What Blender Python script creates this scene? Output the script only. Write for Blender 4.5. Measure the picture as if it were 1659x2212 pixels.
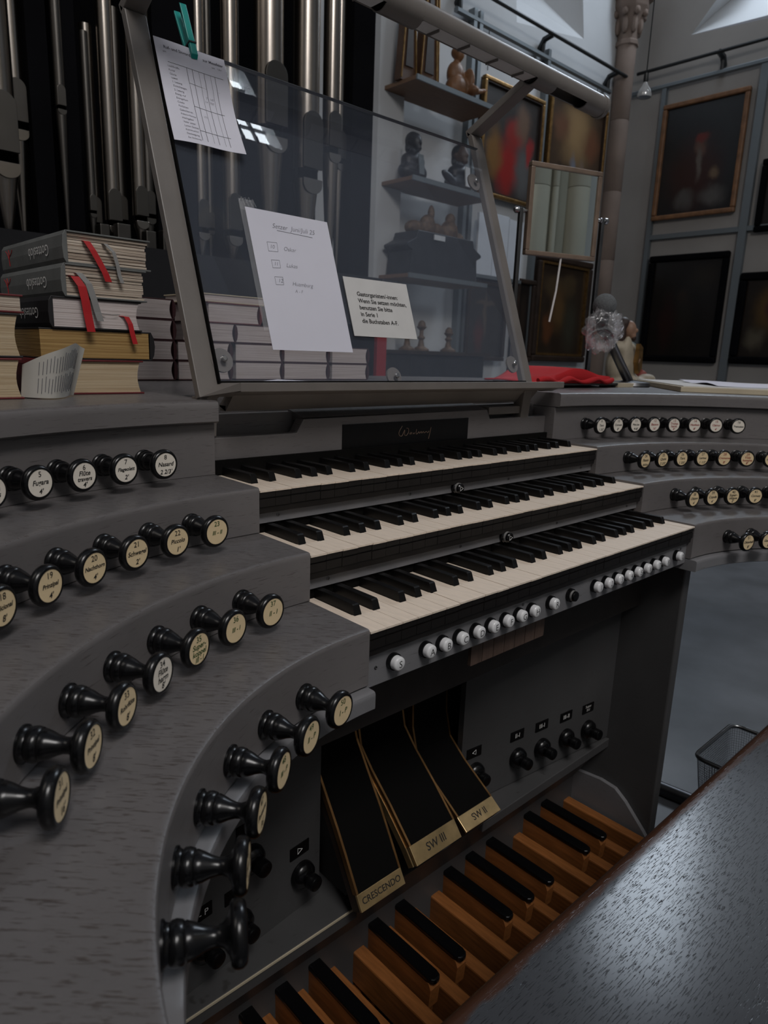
import bpy, bmesh, math, random
from mathutils import Matrix, Vector
random.seed(7)
for o in list(bpy.data.objects): bpy.data.objects.remove(o)
S = bpy.context.scene
C = S.collection
sin, cos, pi, rad = math.sin, math.cos, math.pi, math.radians

# ------------------------------------------------------------------ camera
cam = bpy.data.cameras.new('camera'); co = bpy.data.objects.new('camera', cam); C.objects.link(co)
right, up, fwd = Vector((0.7337, -0.6785, 0.0356)), Vector((0.1271, 0.1886, 0.9738)), Vector((0.6674, 0.7100, -0.2246))
CAM = Vector((-0.4540, -0.4965, 0.2839))
co.matrix_world = Matrix(((right.x, up.x, -fwd.x, CAM.x), (right.y, up.y, -fwd.y, CAM.y), (right.z, up.z, -fwd.z, CAM.z), (0, 0, 0, 1)))
cam.sensor_fit = 'HORIZONTAL'; cam.sensor_width = 36; cam.lens = 36 * 1493.2 / 1659
cam.clip_start = 0.02; cam.clip_end = 100
cam.dof.use_dof = True; cam.dof.focus_distance = 0.88; cam.dof.aperture_fstop = 15
S.camera = co

# ------------------------------------------------------------------ world, window and fill light, exposure
wd = bpy.data.worlds.new('world'); S.world = wd; wd.use_nodes = True
wd.node_tree.nodes['Background'].inputs['Color'].default_value = (0.80, 0.86, 1.0, 1)
wd.node_tree.nodes['Background'].inputs['Strength'].default_value = 0.12
S.view_settings.view_transform = 'Standard'; S.view_settings.look = 'None'
S.view_settings.exposure = 0.2; S.view_settings.gamma = 1.0; S.view_settings.use_curve_mapping = False
def area(name, loc, target, sx, sy, power, col):
    l = bpy.data.lights.new(name, 'AREA'); l.shape = 'RECTANGLE'; l.size = sx; l.size_y = sy; l.energy = power; l.color = col
    o = bpy.data.objects.new(name, l); C.objects.link(o); o.location = loc
    o.rotation_euler = (Vector(target) - Vector(loc)).to_track_quat('-Z', 'Y').to_euler()
    return o
area('daylight_right_window', (7.35, 2.65, 5.7), (0.2, 0.0, 0), 1.0, 2.0, 95, (0.76, 0.87, 1.0))
area('rear_fill_light', (-0.9, -3.30, 4.3), (0.5, 0.2, 0), 1.8, 2.4, 175, (1.0, 0.97, 0.95))  # added fill behind the camera for the front faces, no window there
area('left_fill_light', (-3.6, 0.6, 5.0), (0.3, 0.4, 0), 2.0, 2.6, 20, (1.0, 0.92, 0.84))  # unseen weak warm fill from the left, no window in that wall

# ------------------------------------------------------------------ materials
def nodes(name):
    m = bpy.data.materials.new(name); m.use_nodes = True
    nt = m.node_tree; return m, nt, nt.nodes['Principled BSDF']
def mat(name, col, rough=0.5, metal=0.0, var=0.0, vscale=8, bump=0.0, bscale=60, spec=0.5, coat=0.0, emit=None, stretch=(1, 1, 1)):
    m, nt, b = nodes(name)
    b.inputs['Base Color'].default_value = (*col, 1); b.inputs['Roughness'].default_value = rough
    b.inputs['Metallic'].default_value = metal; b.inputs['Specular IOR Level'].default_value = spec
    b.inputs['Coat Weight'].default_value = coat
    if emit: b.inputs['Emission Color'].default_value = (*emit[0], 1); b.inputs['Emission Strength'].default_value = emit[1]
    if var or bump:
        tc = nt.nodes.new('ShaderNodeTexCoord'); mp = nt.nodes.new('ShaderNodeMapping'); mp.inputs['Scale'].default_value = stretch
        nt.links.new(tc.outputs['Object'], mp.inputs['Vector'])
    if var:
        n = nt.nodes.new('ShaderNodeTexNoise'); n.inputs['Scale'].default_value = vscale; n.inputs['Detail'].default_value = 6
        nt.links.new(mp.outputs['Vector'], n.inputs['Vector'])
        r = nt.nodes.new('ShaderNodeValToRGB')
        r.color_ramp.elements[0].position = 0.3; r.color_ramp.elements[1].position = 0.7
        r.color_ramp.elements[0].color = (*[c * (1 - var) for c in col], 1)
        r.color_ramp.elements[1].color = (*[min(1, c * (1 + var)) for c in col], 1)
        nt.links.new(n.outputs['Fac'], r.inputs['Fac']); nt.links.new(r.outputs['Color'], b.inputs['Base Color'])
    if bump:
        n2 = nt.nodes.new('ShaderNodeTexNoise'); n2.inputs['Scale'].default_value = bscale; n2.inputs['Detail'].default_value = 4
        nt.links.new(mp.outputs['Vector'], n2.inputs['Vector'])
        bp = nt.nodes.new('ShaderNodeBump'); bp.inputs['Strength'].default_value = bump; bp.inputs['Distance'].default_value = 0.002
        nt.links.new(n2.outputs['Fac'], bp.inputs['Height']); nt.links.new(bp.outputs['Normal'], b.inputs['Normal'])
    return m
def oak(name, col, pore, rough=0.45, stretch=(22, 300, 300), rotz=0.0, pore_lo=0.60, wear=None, bump=0.35, pscale=1.0, spec=0.5):
    """painted open-pored oak: short dark pores along the grain, soft tone clouds, optional worn edge"""
    m, nt, b = nodes(name); L = nt.links.new
    tc = nt.nodes.new('ShaderNodeTexCoord'); mp = nt.nodes.new('ShaderNodeMapping')
    mp.inputs['Scale'].default_value = stretch; mp.inputs['Rotation'].default_value = (0, 0, rotz)
    mp.vector_type = 'POINT'
    rt = nt.nodes.new('ShaderNodeMapping'); rt.inputs['Rotation'].default_value = (0, 0, rotz)
    mp.inputs['Rotation'].default_value = (0, 0, 0)
    L(tc.outputs['Object'], rt.inputs['Vector']); L(rt.outputs['Vector'], mp.inputs['Vector'])
    n = nt.nodes.new('ShaderNodeTexNoise'); n.inputs['Scale'].default_value = pscale; n.inputs['Detail'].default_value = 2
    L(mp.outputs['Vector'], n.inputs['Vector'])
    r = nt.nodes.new('ShaderNodeValToRGB'); r.color_ramp.elements[0].position = pore_lo; r.color_ramp.elements[1].position = pore_lo + 0.07
    r.color_ramp.elements[0].color = (0, 0, 0, 1); r.color_ramp.elements[1].color = (1, 1, 1, 1)
    L(n.outputs['Fac'], r.inputs['Fac'])
    cl = nt.nodes.new('ShaderNodeTexNoise'); cl.inputs['Scale'].default_value = 7; cl.inputs['Detail'].default_value = 5
    L(rt.outputs['Vector'], cl.inputs['Vector'])
    cr = nt.nodes.new('ShaderNodeValToRGB'); cr.color_ramp.elements[0].position = 0.3; cr.color_ramp.elements[1].position = 0.75
    cr.color_ramp.elements[0].color = (*[c * 0.86 for c in col], 1); cr.color_ramp.elements[1].color = (*[c * 1.12 for c in col], 1)
    L(cl.outputs['Fac'], cr.inputs['Fac'])
    mx = nt.nodes.new('ShaderNodeMix'); mx.data_type = 'RGBA'
    L(r.outputs['Color'], mx.inputs[0]); L(cr.outputs['Color'], mx.inputs[6]); mx.inputs[7].default_value = (*pore, 1)
    out = mx.outputs[2]
    if wear:   # worn-through paint along the long front edge, ragged line
        wcol, y0, amp = wear
        sp = nt.nodes.new('ShaderNodeSeparateXYZ'); L(tc.outputs['Object'], sp.inputs[0])
        wn = nt.nodes.new('ShaderNodeTexNoise'); wn.inputs['Scale'].default_value = 24; wn.inputs['Detail'].default_value = 8
        L(tc.outputs['Object'], wn.inputs['Vector'])
        ma = nt.nodes.new('ShaderNodeMath'); ma.operation = 'MULTIPLY_ADD'; ma.inputs[1].default_value = amp
        L(wn.outputs['Fac'], ma.inputs[0]); L(sp.outputs['Y'], ma.inputs[2])
        mr = nt.nodes.new('ShaderNodeMapRange'); mr.inputs['From Min'].default_value = y0 + amp * 0.5; mr.inputs['From Max'].default_value = y0 + amp * 0.5 + 0.004
        L(ma.outputs[0], mr.inputs['Value'])
        m2 = nt.nodes.new('ShaderNodeMix'); m2.data_type = 'RGBA'
        L(mr.outputs[0], m2.inputs[0]); L(out, m2.inputs[6]); m2.inputs[7].default_value = (*wcol, 1); out = m2.outputs[2]
    L(out, b.inputs['Base Color'])
    bp = nt.nodes.new('ShaderNodeBump'); bp.inputs['Strength'].default_value = bump; bp.inputs['Distance'].default_value = 0.0012; bp.invert = True
    L(r.outputs['Color'], bp.inputs['Height']); L(bp.outputs['Normal'], b.inputs['Normal'])
    b.inputs['Roughness'].default_value = rough; b.inputs['Specular IOR Level'].default_value = spec
    return m
def picture(name, bg, blobs, rough=0.3):
    """flat painted canvas: soft colour patches laid out in the canvas's own coordinates (-1..1)"""
    m, nt, b = nodes(name); L = nt.links.new
    tc = nt.nodes.new('ShaderNodeTexCoord'); sp = nt.nodes.new('ShaderNodeSeparateXYZ')
    nz = nt.nodes.new('ShaderNodeTexNoise'); nz.inputs['Scale'].default_value = 4; nz.inputs['Detail'].default_value = 6
    L(tc.outputs['Generated'], nz.inputs['Vector'])
    mv = nt.nodes.new('ShaderNodeVectorMath'); mv.operation = 'MULTIPLY_ADD'; mv.inputs[1].default_value = (0.22, 0.22, 0.22)
    L(nz.outputs['Color'], mv.inputs[0]); L(tc.outputs['Generated'], mv.inputs[2]); L(mv.outputs[0], sp.inputs[0])
    cur = None
    rp = nt.nodes.new('ShaderNodeValToRGB'); rp.color_ramp.elements[0].color = (*[c * 0.55 for c in bg], 1); rp.color_ramp.elements[1].color = (*[c * 1.7 for c in bg], 1)
    L(nz.outputs['Fac'], rp.inputs['Fac']); cur = rp.outputs['Color']
    for (cx, cz, rx, rz, col, soft) in blobs:
        a = nt.nodes.new('ShaderNodeMath'); a.operation = 'SUBTRACT'; L(sp.outputs[0], a.inputs[0]); a.inputs[1].default_value = cx + 0.11
        a2 = nt.nodes.new('ShaderNodeMath'); a2.operation = 'DIVIDE'; L(a.outputs[0], a2.inputs[0]); a2.inputs[1].default_value = rx
        c = nt.nodes.new('ShaderNodeMath'); c.operation = 'SUBTRACT'; L(sp.outputs[1], c.inputs[0]); c.inputs[1].default_value = cz + 0.11
        c2 = nt.nodes.new('ShaderNodeMath'); c2.operation = 'DIVIDE'; L(c.outputs[0], c2.inputs[0]); c2.inputs[1].default_value = rz
        cb = nt.nodes.new('ShaderNodeCombineXYZ'); L(a2.outputs[0], cb.inputs[0]); L(c2.outputs[0], cb.inputs[1])
        ln = nt.nodes.new('ShaderNodeVectorMath'); ln.operation = 'LENGTH'; L(cb.outputs[0], ln.inputs[0])
        mr = nt.nodes.new('ShaderNodeMapRange'); mr.interpolation_type = 'SMOOTHSTEP'
        mr.inputs['From Min'].default_value = 1 + soft; mr.inputs['From Max'].default_value = 1 - soft
        L(ln.outputs['Value'], mr.inputs['Value'])
        mx = nt.nodes.new('ShaderNodeMix'); mx.data_type = 'RGBA'; L(mr.outputs[0], mx.inputs[0]); L(cur, mx.inputs[6]); mx.inputs[7].default_value = (*col, 1)
        cur = mx.outputs[2]
    L(cur, b.inputs['Base Color']); b.inputs['Roughness'].default_value = rough
    return m
def paged(name, col, dark, rough=0.8):
    m, nt, b = nodes(name); L = nt.links.new
    tc = nt.nodes.new('ShaderNodeTexCoord'); mp = nt.nodes.new('ShaderNodeMapping'); mp.inputs['Scale'].default_value = (6, 6, 700)
    L(tc.outputs['Object'], mp.inputs['Vector'])
    n = nt.nodes.new('ShaderNodeTexNoise'); n.inputs['Scale'].default_value = 1; n.inputs['Detail'].default_value = 3; L(mp.outputs['Vector'], n.inputs['Vector'])
    r = nt.nodes.new('ShaderNodeValToRGB'); r.color_ramp.elements[0].position = 0.34; r.color_ramp.elements[1].position = 0.62
    r.color_ramp.elements[0].color = (*dark, 1); r.color_ramp.elements[1].color = (*col, 1)
    L(n.outputs['Fac'], r.inputs['Fac']); L(r.outputs['Color'], b.inputs['Base Color']); b.inputs['Roughness'].default_value = rough
    bp = nt.nodes.new('ShaderNodeBump'); bp.inputs['Strength'].default_value = 0.5; bp.inputs['Distance'].default_value = 0.001
    L(n.outputs['Fac'], bp.inputs['Height']); L(bp.outputs['Normal'], b.inputs['Normal'])
    return m
def clear(name, haze, hazecol, gloss_col=(1, 1, 1), rough=0.0, ior=1.45):
    m = bpy.data.materials.new(name); m.use_nodes = True; nt = m.node_tree; nt.nodes.clear(); L = nt.links.new
    out = nt.nodes.new('ShaderNodeOutputMaterial'); tr = nt.nodes.new('ShaderNodeBsdfTransparent')
    gl = nt.nodes.new('ShaderNodeBsdfGlossy'); gl.inputs['Roughness'].default_value = rough; gl.inputs['Color'].default_value = (*gloss_col, 1)
    df = nt.nodes.new('ShaderNodeBsdfDiffuse'); df.inputs['Color'].default_value = (*hazecol, 1)
    m1 = nt.nodes.new('ShaderNodeMixShader'); m1.inputs[0].default_value = haze
    L(tr.outputs[0], m1.inputs[1]); L(df.outputs[0], m1.inputs[2])
    fr = nt.nodes.new('ShaderNodeFresnel'); fr.inputs['IOR'].default_value = ior
    ge = nt.nodes.new('ShaderNodeNewGeometry'); iv = nt.nodes.new('ShaderNodeMath'); iv.operation = 'SUBTRACT'; iv.inputs[0].default_value = 1.0; L(ge.outputs['Backfacing'], iv.inputs[1])
    fx = nt.nodes.new('ShaderNodeMath'); fx.operation = 'MULTIPLY'; L(fr.outputs[0], fx.inputs[0]); L(iv.outputs[0], fx.inputs[1])
    m2 = nt.nodes.new('ShaderNodeMixShader'); L(fx.outputs[0], m2.inputs[0]); L(m1.outputs[0], m2.inputs[1]); L(gl.outputs[0], m2.inputs[2])
    L(m2.outputs[0], out.inputs[0]); return m

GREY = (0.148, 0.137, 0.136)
M = {}
M['oak'] = oak('grey_oak', GREY, (0.085, 0.075, 0.072), 0.42, (45, 45, 950), 0.0, 0.64, bump=0.25)
M['oak_tread'] = oak('grey_oak_tread', (0.118, 0.110, 0.110), (0.064, 0.054, 0.051), 0.36, (85, 820, 820), 0.75, 0.58, bump=0.4)
M['oak_rail'] = oak('grey_oak_rail', (0.180, 0.178, 0.186), (0.09, 0.086, 0.086), 0.45, (45, 45, 950), 0.0, 0.68, bump=0.2)
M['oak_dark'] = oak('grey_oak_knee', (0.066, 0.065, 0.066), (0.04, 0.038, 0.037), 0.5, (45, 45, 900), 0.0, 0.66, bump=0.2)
M['bench'] = oak('bench_paint', (0.048, 0.051, 0.057), (0.018, 0.018, 0.020), 0.17, (75, 900, 900), 0.03, 0.57, wear=((0.050, 0.022, 0.013), -0.2195, 0.016), bump=0.16, spec=0.22)
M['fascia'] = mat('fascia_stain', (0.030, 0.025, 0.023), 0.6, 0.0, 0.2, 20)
M['frame'] = mat('desk_frame_paint', (0.160, 0.144, 0.132), 0.42, 0.0, 0.10, 14, 0.05, 300)
M['black'] = mat('black_lacquer', (0.0035, 0.0035, 0.004), 0.24, spec=0.4)
M['ebony'] = mat('ebony', (0.004, 0.0038, 0.004), 0.34, spec=0.28, var=0.3, vscale=60, stretch=(4, 1, 1))
M['keybody'] = mat('key_front_stain', (0.006, 0.0045, 0.004), 0.45, var=0.3, vscale=50)
M['ivory'] = mat('ivory', (0.80, 0.675, 0.555), 0.33, var=0.09, vscale=30, stretch=(6, 1, 1))
M['white_disc'] = mat('white_disc', (0.80, 0.735, 0.64), 0.4, var=0.05, vscale=40)
M['cream_disc'] = mat('cream_disc', (0.78, 0.61, 0.37), 0.4, var=0.08, vscale=40)
M['ink'] = mat('ink_black', (0.012, 0.011, 0.010), 0.6)
M['ink_green'] = mat('ink_green', (0.02, 0.07, 0.012), 0.6)
M['ink_red'] = mat('ink_red', (0.30, 0.03, 0.02), 0.6)
M['ink_grey'] = mat('pencil_grey', (0.10, 0.10, 0.12), 0.7)
M['paint_white'] = mat('engraving_white', (0.75, 0.74, 0.72), 0.6)
M['paint_gold'] = mat('engraving_gold', (0.20, 0.13, 0.09), 0.5)
M['piston'] = mat('porcelain', (0.78, 0.78, 0.79), 0.15, coat=0.3)
M['brass'] = mat('worn_brass', (0.70, 0.50, 0.25), 0.38, 0.9, 0.22, 35, 0.05, 200)
M['rail_brass'] = mat('rail_brass', (0.34, 0.18, 0.07), 0.4, 0.9, 0.3, 30)
M['rubber'] = mat('black_rubber', (0.004, 0.0038, 0.0036), 0.85, spec=0.08, bump=0.3, bscale=300)
M['pedal'] = mat('pedal_wood', (0.27, 0.100, 0.028), 0.42, 0.0, 0.25, 20, 0.1, 80, stretch=(8, 1, 8))
M['slat'] = mat('brown_slat', (0.10, 0.066, 0.052), 0.5, 0.0, 0.2, 20, stretch=(8, 8, 1))
M['steel'] = mat('steel', (0.42, 0.42, 0.43), 0.32, 1.0)
M['tubesteel'] = mat('tube_steel', (0.10, 0.10, 0.105), 0.4, 1.0)
M['darksteel'] = mat('dark_steel', (0.16, 0.16, 0.165), 0.35, 1.0, 0.15, 20)
M['paper'] = mat('paper_white', (0.66, 0.655, 0.74), 0.8, var=0.02, vscale=10)
M['paper_warm'] = mat('paper_card', (0.60, 0.59, 0.58), 0.8, var=0.03, vscale=30)
M['newsprint'] = mat('thin_paper', (0.50, 0.48, 0.44), 0.85, var=0.05, vscale=20)
M['teal'] = mat('teal_plastic', (0.0, 0.26, 0.23), 0.35)
M['glass'] = clear('desk_glass', 0.030, (0.62, 0.72, 0.95))
M['film'] = clear('plastic_film', 0.10, (0.75, 0.75, 0.78), rough=0.08, ior=1.6)
M['mirror'] = mat('mirror_silver', (0.80, 0.84, 0.80), 0.01, 1.0)
M['mirror_frame'] = mat('mirror_frame', (0.22, 0.16, 0.12), 0.35, 0.3, 0.2, 20)
M['floor'] = mat('floor_screed', (0.105, 0.112, 0.124), 0.42, 0.0, 0.35, 3.5, 0.08, 40)
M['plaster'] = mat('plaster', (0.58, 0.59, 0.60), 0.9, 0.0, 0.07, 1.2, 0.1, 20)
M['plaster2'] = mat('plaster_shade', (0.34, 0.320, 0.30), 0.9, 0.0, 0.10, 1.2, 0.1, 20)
M['sandstone'] = mat('sandstone', (0.22, 0.165, 0.135), 0.9, 0.0, 0.15, 3, 0.3, 20)
M['palestone'] = mat('pale_stone', (0.66, 0.62, 0.52), 0.85, 0.0, 0.10, 2, 0.2, 20)
M['tin'] = mat('pipe_tin', (0.30, 0.27, 0.24), 0.27, 1.0, 0.10, 5, 0.0, 50)
M['tin_dull'] = mat('pipe_dull', (0.10, 0.093, 0.085), 0.42, 1.0, 0.12, 5)
M['case'] = mat('case_black', (0.0035, 0.0035, 0.0045), 0.8, spec=0.05, var=0.2, vscale=6)
M['case_grey'] = mat('toe_board', (0.020, 0.020, 0.022), 0.8, spec=0.1, var=0.15, vscale=6)
M['alu'] = mat('aluminium', (0.20, 0.225, 0.24), 0.45, 0.5)
M['iron'] = mat('black_iron', (0.010, 0.012, 0.013), 0.45)
M['shelfwood'] = mat('shelf_board', (0.20, 0.115, 0.07), 0.6, 0.0, 0.12, 8, stretch=(1, 8, 8))
M['oldwood'] = mat('carved_wood', (0.20, 0.095, 0.042), 0.5, 0.0, 0.3, 12, 0.3, 40)
M['darkwood'] = mat('dark_wood', (0.030, 0.017, 0.011), 0.45, 0.0, 0.3, 10)
M['gold'] = mat('old_gold', (0.34, 0.20, 0.075), 0.38, 0.9, 0.3, 30, 0.2, 60)
M['dustgold'] = mat('dusty_gilding', (0.16, 0.10, 0.06), 0.6, 0.2, 0.4, 30, 0.3, 60)
M['bronze'] = mat('dark_bronze', (0.028, 0.03, 0.036), 0.45, 0.2, 0.3, 10)
M['cloth_red'] = mat('red_cloth', (0.42, 0.006, 0.010), 0.85, 0.0, 0.12, 12, 0.2, 400)
M['red_board'] = mat('red_board', (0.30, 0.012, 0.016), 0.6)
M['ribbon_red'] = mat('red_ribbon', (0.42, 0.008, 0.012), 0.5)
M['ribbon_grey'] = mat('grey_ribbon', (0.24, 0.235, 0.23), 0.5)
M['cover_grey'] = mat('cover_grey', (0.125, 0.130, 0.126), 0.55, 0.0, 0.12, 40, 0.1, 500)
M['cover_black'] = mat('cover_black', (0.014, 0.013, 0.014), 0.45, 0.0, 0.2, 40)
M['cover_red'] = mat('cover_red', (0.12, 0.012, 0.014), 0.5)
M['cover_wine'] = mat('cover_wine', (0.045, 0.010, 0.012), 0.5)
M['pages'] = paged('page_edges', (0.64, 0.55, 0.45), (0.24, 0.175, 0.13))
M['pages_white'] = paged('page_edges_white', (0.62, 0.55, 0.53), (0.44, 0.37, 0.35))
M['pages_gold'] = paged('page_edges_gilt', (0.42, 0.27, 0.10), (0.27, 0.15, 0.045), 0.5)
M['pages_tan'] = paged('page_edges_tan', (0.52, 0.41, 0.27), (0.40, 0.29, 0.17))
M['palewood'] = mat('pale_wood', (0.50, 0.43, 0.31), 0.6, 0.0, 0.1, 10)
M['skin'] = mat('painted_skin', (0.30, 0.17, 0.11), 0.5, 0.0, 0.15, 20)
M['bustface'] = mat('bust_face', (0.085, 0.055, 0.045), 0.5, 0.0, 0.2, 20)
M['spirewood'] = mat('spire_wood', (0.075, 0.036, 0.018), 0.5, 0.0, 0.3, 12)
M['hair'] = mat('painted_hair', (0.035, 0.018, 0.012), 0.5)
M['robe_cream'] = mat('robe_cream', (0.42, 0.36, 0.27), 0.6, 0.0, 0.2, 12)
M['robe_green'] = mat('robe_green', (0.10, 0.11, 0.08), 0.6, 0.0, 0.2, 12)
M['robe_red'] = mat('robe_red', (0.26, 0.06, 0.045), 0.6, 0.0, 0.2, 12)
M['rimsteel'] = mat('rim_steel', (0.30, 0.31, 0.32), 0.3, 1.0)
M['foam'] = mat('grey_foam', (0.10, 0.105, 0.11), 0.95, 0.0, 0.25, 300, 0.4, 600)
M['white_panel'] = mat('white_board', (0.62, 0.65, 0.70), 0.6, 0.0, 0.04, 5)
M['bulb'] = mat('lamp_bulb_glass', (0.45, 0.46, 0.47), 0.15, 0.3)
M['window_pane'] = mat('window_daylight', (0.8, 0.85, 0.9), 0.5, emit=((0.80, 0.90, 1.0), 1.2))
M['window_bright'] = mat('window_bright_daylight', (0.8, 0.85, 0.9), 0.5, emit=((0.85, 0.93, 1.0), 16.0))

# ------------------------------------------------------------------ mesh helpers
class MB:
    def __init__(s): s.v = []; s.f = []; s.m = []
    def add(s, vs, fs, m=0):
        k = len(s.v); s.v += [tuple(v) for v in vs]
        for f in fs: s.f.append(tuple(i + k for i in f)); s.m.append(m)
        return s
    def box(s, x0, x1, y0, y1, z0, z1, m=0, T=None):
        vs = [Vector(t) for t in ((x0, y0, z0), (x1, y0, z0), (x1, y1, z0), (x0, y1, z0), (x0, y0, z1), (x1, y0, z1), (x1, y1, z1), (x0, y1, z1))]
        if T: vs = [T @ v for v in vs]
        return s.add(vs, [(0, 3, 2, 1), (4, 5, 6, 7), (0, 1, 5, 4), (1, 2, 6, 5), (2, 3, 7, 6), (3, 0, 4, 7)], m)
    def prism(s, poly, ax, a0, a1, m=0, T=None):
        """polygon extruded along axis: poly in the other two axes, in order (x,y),(x,z) or (y,z)"""
        n = len(poly)
        def p(q, a): return Vector((a, q[0], q[1])) if ax == 0 else (Vector((q[0], a, q[1])) if ax == 1 else Vector((q[0], q[1], a)))
        vs = [p(q, a0) for q in poly] + [p(q, a1) for q in poly]
        if T: vs = [T @ v for v in vs]
        fs = [tuple(range(n - 1, -1, -1)), tuple(range(n, 2 * n))] + [(i, (i + 1) % n, n + (i + 1) % n, n + i) for i in range(n)]
        return s.add(vs, fs, m)
    def lathe(s, prof, n=20, T=None, m=0, caps=True, a0=0, a1=2 * pi):
        full = abs(a1 - a0 - 2 * pi) < 1e-6; k = n if full else n + 1
        vs = []
        for r, z in prof:
            for i in range(k):
                a = a0 + (a1 - a0) * i / n; v = Vector((r * cos(a), r * sin(a), z)); vs.append(T @ v if T else v)
        fs = []
        for j in range(len(prof) - 1):
            for i in range(n):
                i2 = (i + 1) % k
                fs.append((j * k + i, j * k + i2, (j + 1) * k + i2, (j + 1) * k + i))
        if caps and full:
            fs.append(tuple(range(k - 1, -1, -1))); fs.append(tuple((len(prof) - 1) * k + i for i in range(k)))
        return s.add(vs, fs, m)
    def tube(s, pts, r, n=8, m=0, closed=False):
        pts = [Vector(p) for p in pts]; N = len(pts); vs = []; prev = None
        rs = r if isinstance(r, (list, tuple)) else [r] * N
        for i, p in enumerate(pts):
            t = (pts[(i + 1) % N] - pts[i - 1]) if (closed or 0 < i < N - 1) else (pts[1] - pts[0] if i == 0 else pts[-1] - pts[-2])
            t.normalize()
            a = prev if prev is not None else (Vector((0, 0, 1)) if abs(t.z) < 0.9 else Vector((1, 0, 0)))
            u = (a - t * a.dot(t)).normalized(); w = t.cross(u); prev = u
            for k in range(n):
                an = 2 * pi * k / n; vs.append(p + (u * cos(an) + w * sin(an)) * rs[i])
        fs = []
        for i in range(N if closed else N - 1):
            for k in range(n):
                j = (i + 1) % N; fs.append((i * n + k, i * n + (k + 1) % n, j * n + (k + 1) % n, j * n + k))
        if not closed: fs.append(tuple(range(n - 1, -1, -1))); fs.append(tuple((N - 1) * n + k for k in range(n)))
        return s.add(vs, fs, m)
    def ribbon(s, pts, w, up, th=0.0006, m=0):
        """flat strip of width w following pts; up = width direction"""
        pts = [Vector(p) for p in pts]; up = Vector(up).normalized(); vs = []
        for i, p in enumerate(pts):
            t = (pts[min(i + 1, len(pts) - 1)] - pts[max(i - 1, 0)]).normalized(); nrm = t.cross(up).normalized()
            for a, b in ((-1, -1), (1, -1), (1, 1), (-1, 1)): vs.append(p + up * (a * w / 2) + nrm * (b * th / 2))
        fs = [(3, 2, 1, 0)]
        for i in range(len(pts) - 1):
            for k in range(4): fs.append((i * 4 + k, i * 4 + (k + 1) % 4, i * 4 + 4 + (k + 1) % 4, i * 4 + 4 + k))
        e = (len(pts) - 1) * 4; fs.append((e, e + 1, e + 2, e + 3))
        return s.add(vs, fs, m)
    def ball(s, c, r, m=0, n=14, k=9, T=None):
        r = r if isinstance(r, (tuple, list)) else (r, r, r); vs = []; c = Vector(c)
        for j in range(1, k):
            t = pi * j / k
            for i in range(n): a = 2 * pi * i / n; vs.append(Vector((r[0] * sin(t) * cos(a), r[1] * sin(t) * sin(a), r[2] * cos(t))))
        vs.append(Vector((0, 0, r[2]))); vs.append(Vector((0, 0, -r[2])))
        vs = [(T @ v if T else v) + c for v in vs]; fs = []
        for j in range(k - 2):
            for i in range(n): fs.append((j * n + i, (j + 1) * n + i, (j + 1) * n + (i + 1) % n, j * n + (i + 1) % n))
        tp = len(vs) - 2
        for i in range(n): fs.append((tp, i, (i + 1) % n)); fs.append((tp + 1, (k - 2) * n + (i + 1) % n, (k - 2) * n + i))
        return s.add(vs, fs, m)
    def mesh(s, name, mats, smooth=0):
        me = bpy.data.meshes.new(name); me.from_pydata([tuple(v) for v in s.v], [], s.f)
        for mt in (mats if isinstance(mats, (list, tuple)) else [mats]): me.materials.append(M[mt] if isinstance(mt, str) else mt)
        if any(s.m): me.polygons.foreach_set('material_index', s.m)
        bm = bmesh.new(); bm.from_mesh(me); bmesh.ops.recalc_face_normals(bm, faces=bm.faces); bm.to_mesh(me); bm.free()
        if smooth:
            me.polygons.foreach_set('use_smooth', [True] * len(me.polygons)); me.set_sharp_from_angle(angle=rad(smooth))
        me.update(); return me
    def obj(s, name, mats, parent=None, smooth=0, bevel=0, segs=2, local=False):
        return place(name, s.mesh(name, mats, smooth), parent, bevel, segs, local)
def place(name, me, parent=None, bevel=0, segs=2, local=False, T=None):
    o = bpy.data.objects.new(name, me); C.objects.link(o)
    if parent:
        o.parent = parent
        if not local and parent.type == 'EMPTY': o.matrix_parent_inverse = parent.matrix_basis.inverted()
    if T is not None: o.matrix_basis = T
    if bevel:
        b = o.modifiers.new('bevel', 'BEVEL'); b.width = bevel; b.segments = segs; b.limit_method = 'ANGLE'; b.angle_limit = rad(40)
    return o
def thing(name, label, cat, loc=(0, 0, 0), rotz=0, group=None, T=None):
    o = bpy.data.objects.new(name, None); C.objects.link(o); o.empty_display_size = 0.02
    if T is not None: o.matrix_basis = T
    else: o.location = loc; o.rotation_euler = (0, 0, rotz)
    return tag(o, label, cat, group)
def tag(o, label, cat, group=None):
    o['label'] = label; o['category'] = cat
    if group: o['group'] = group
    return o
def struct(o): o['kind'] = 'structure'; return o
def basis(x, y, z, o): return Matrix(((x[0], y[0], z[0], o[0]), (x[1], y[1], z[1], o[1]), (x[2], y[2], z[2], o[2]), (0, 0, 0, 1)))
_tc = {}
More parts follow.
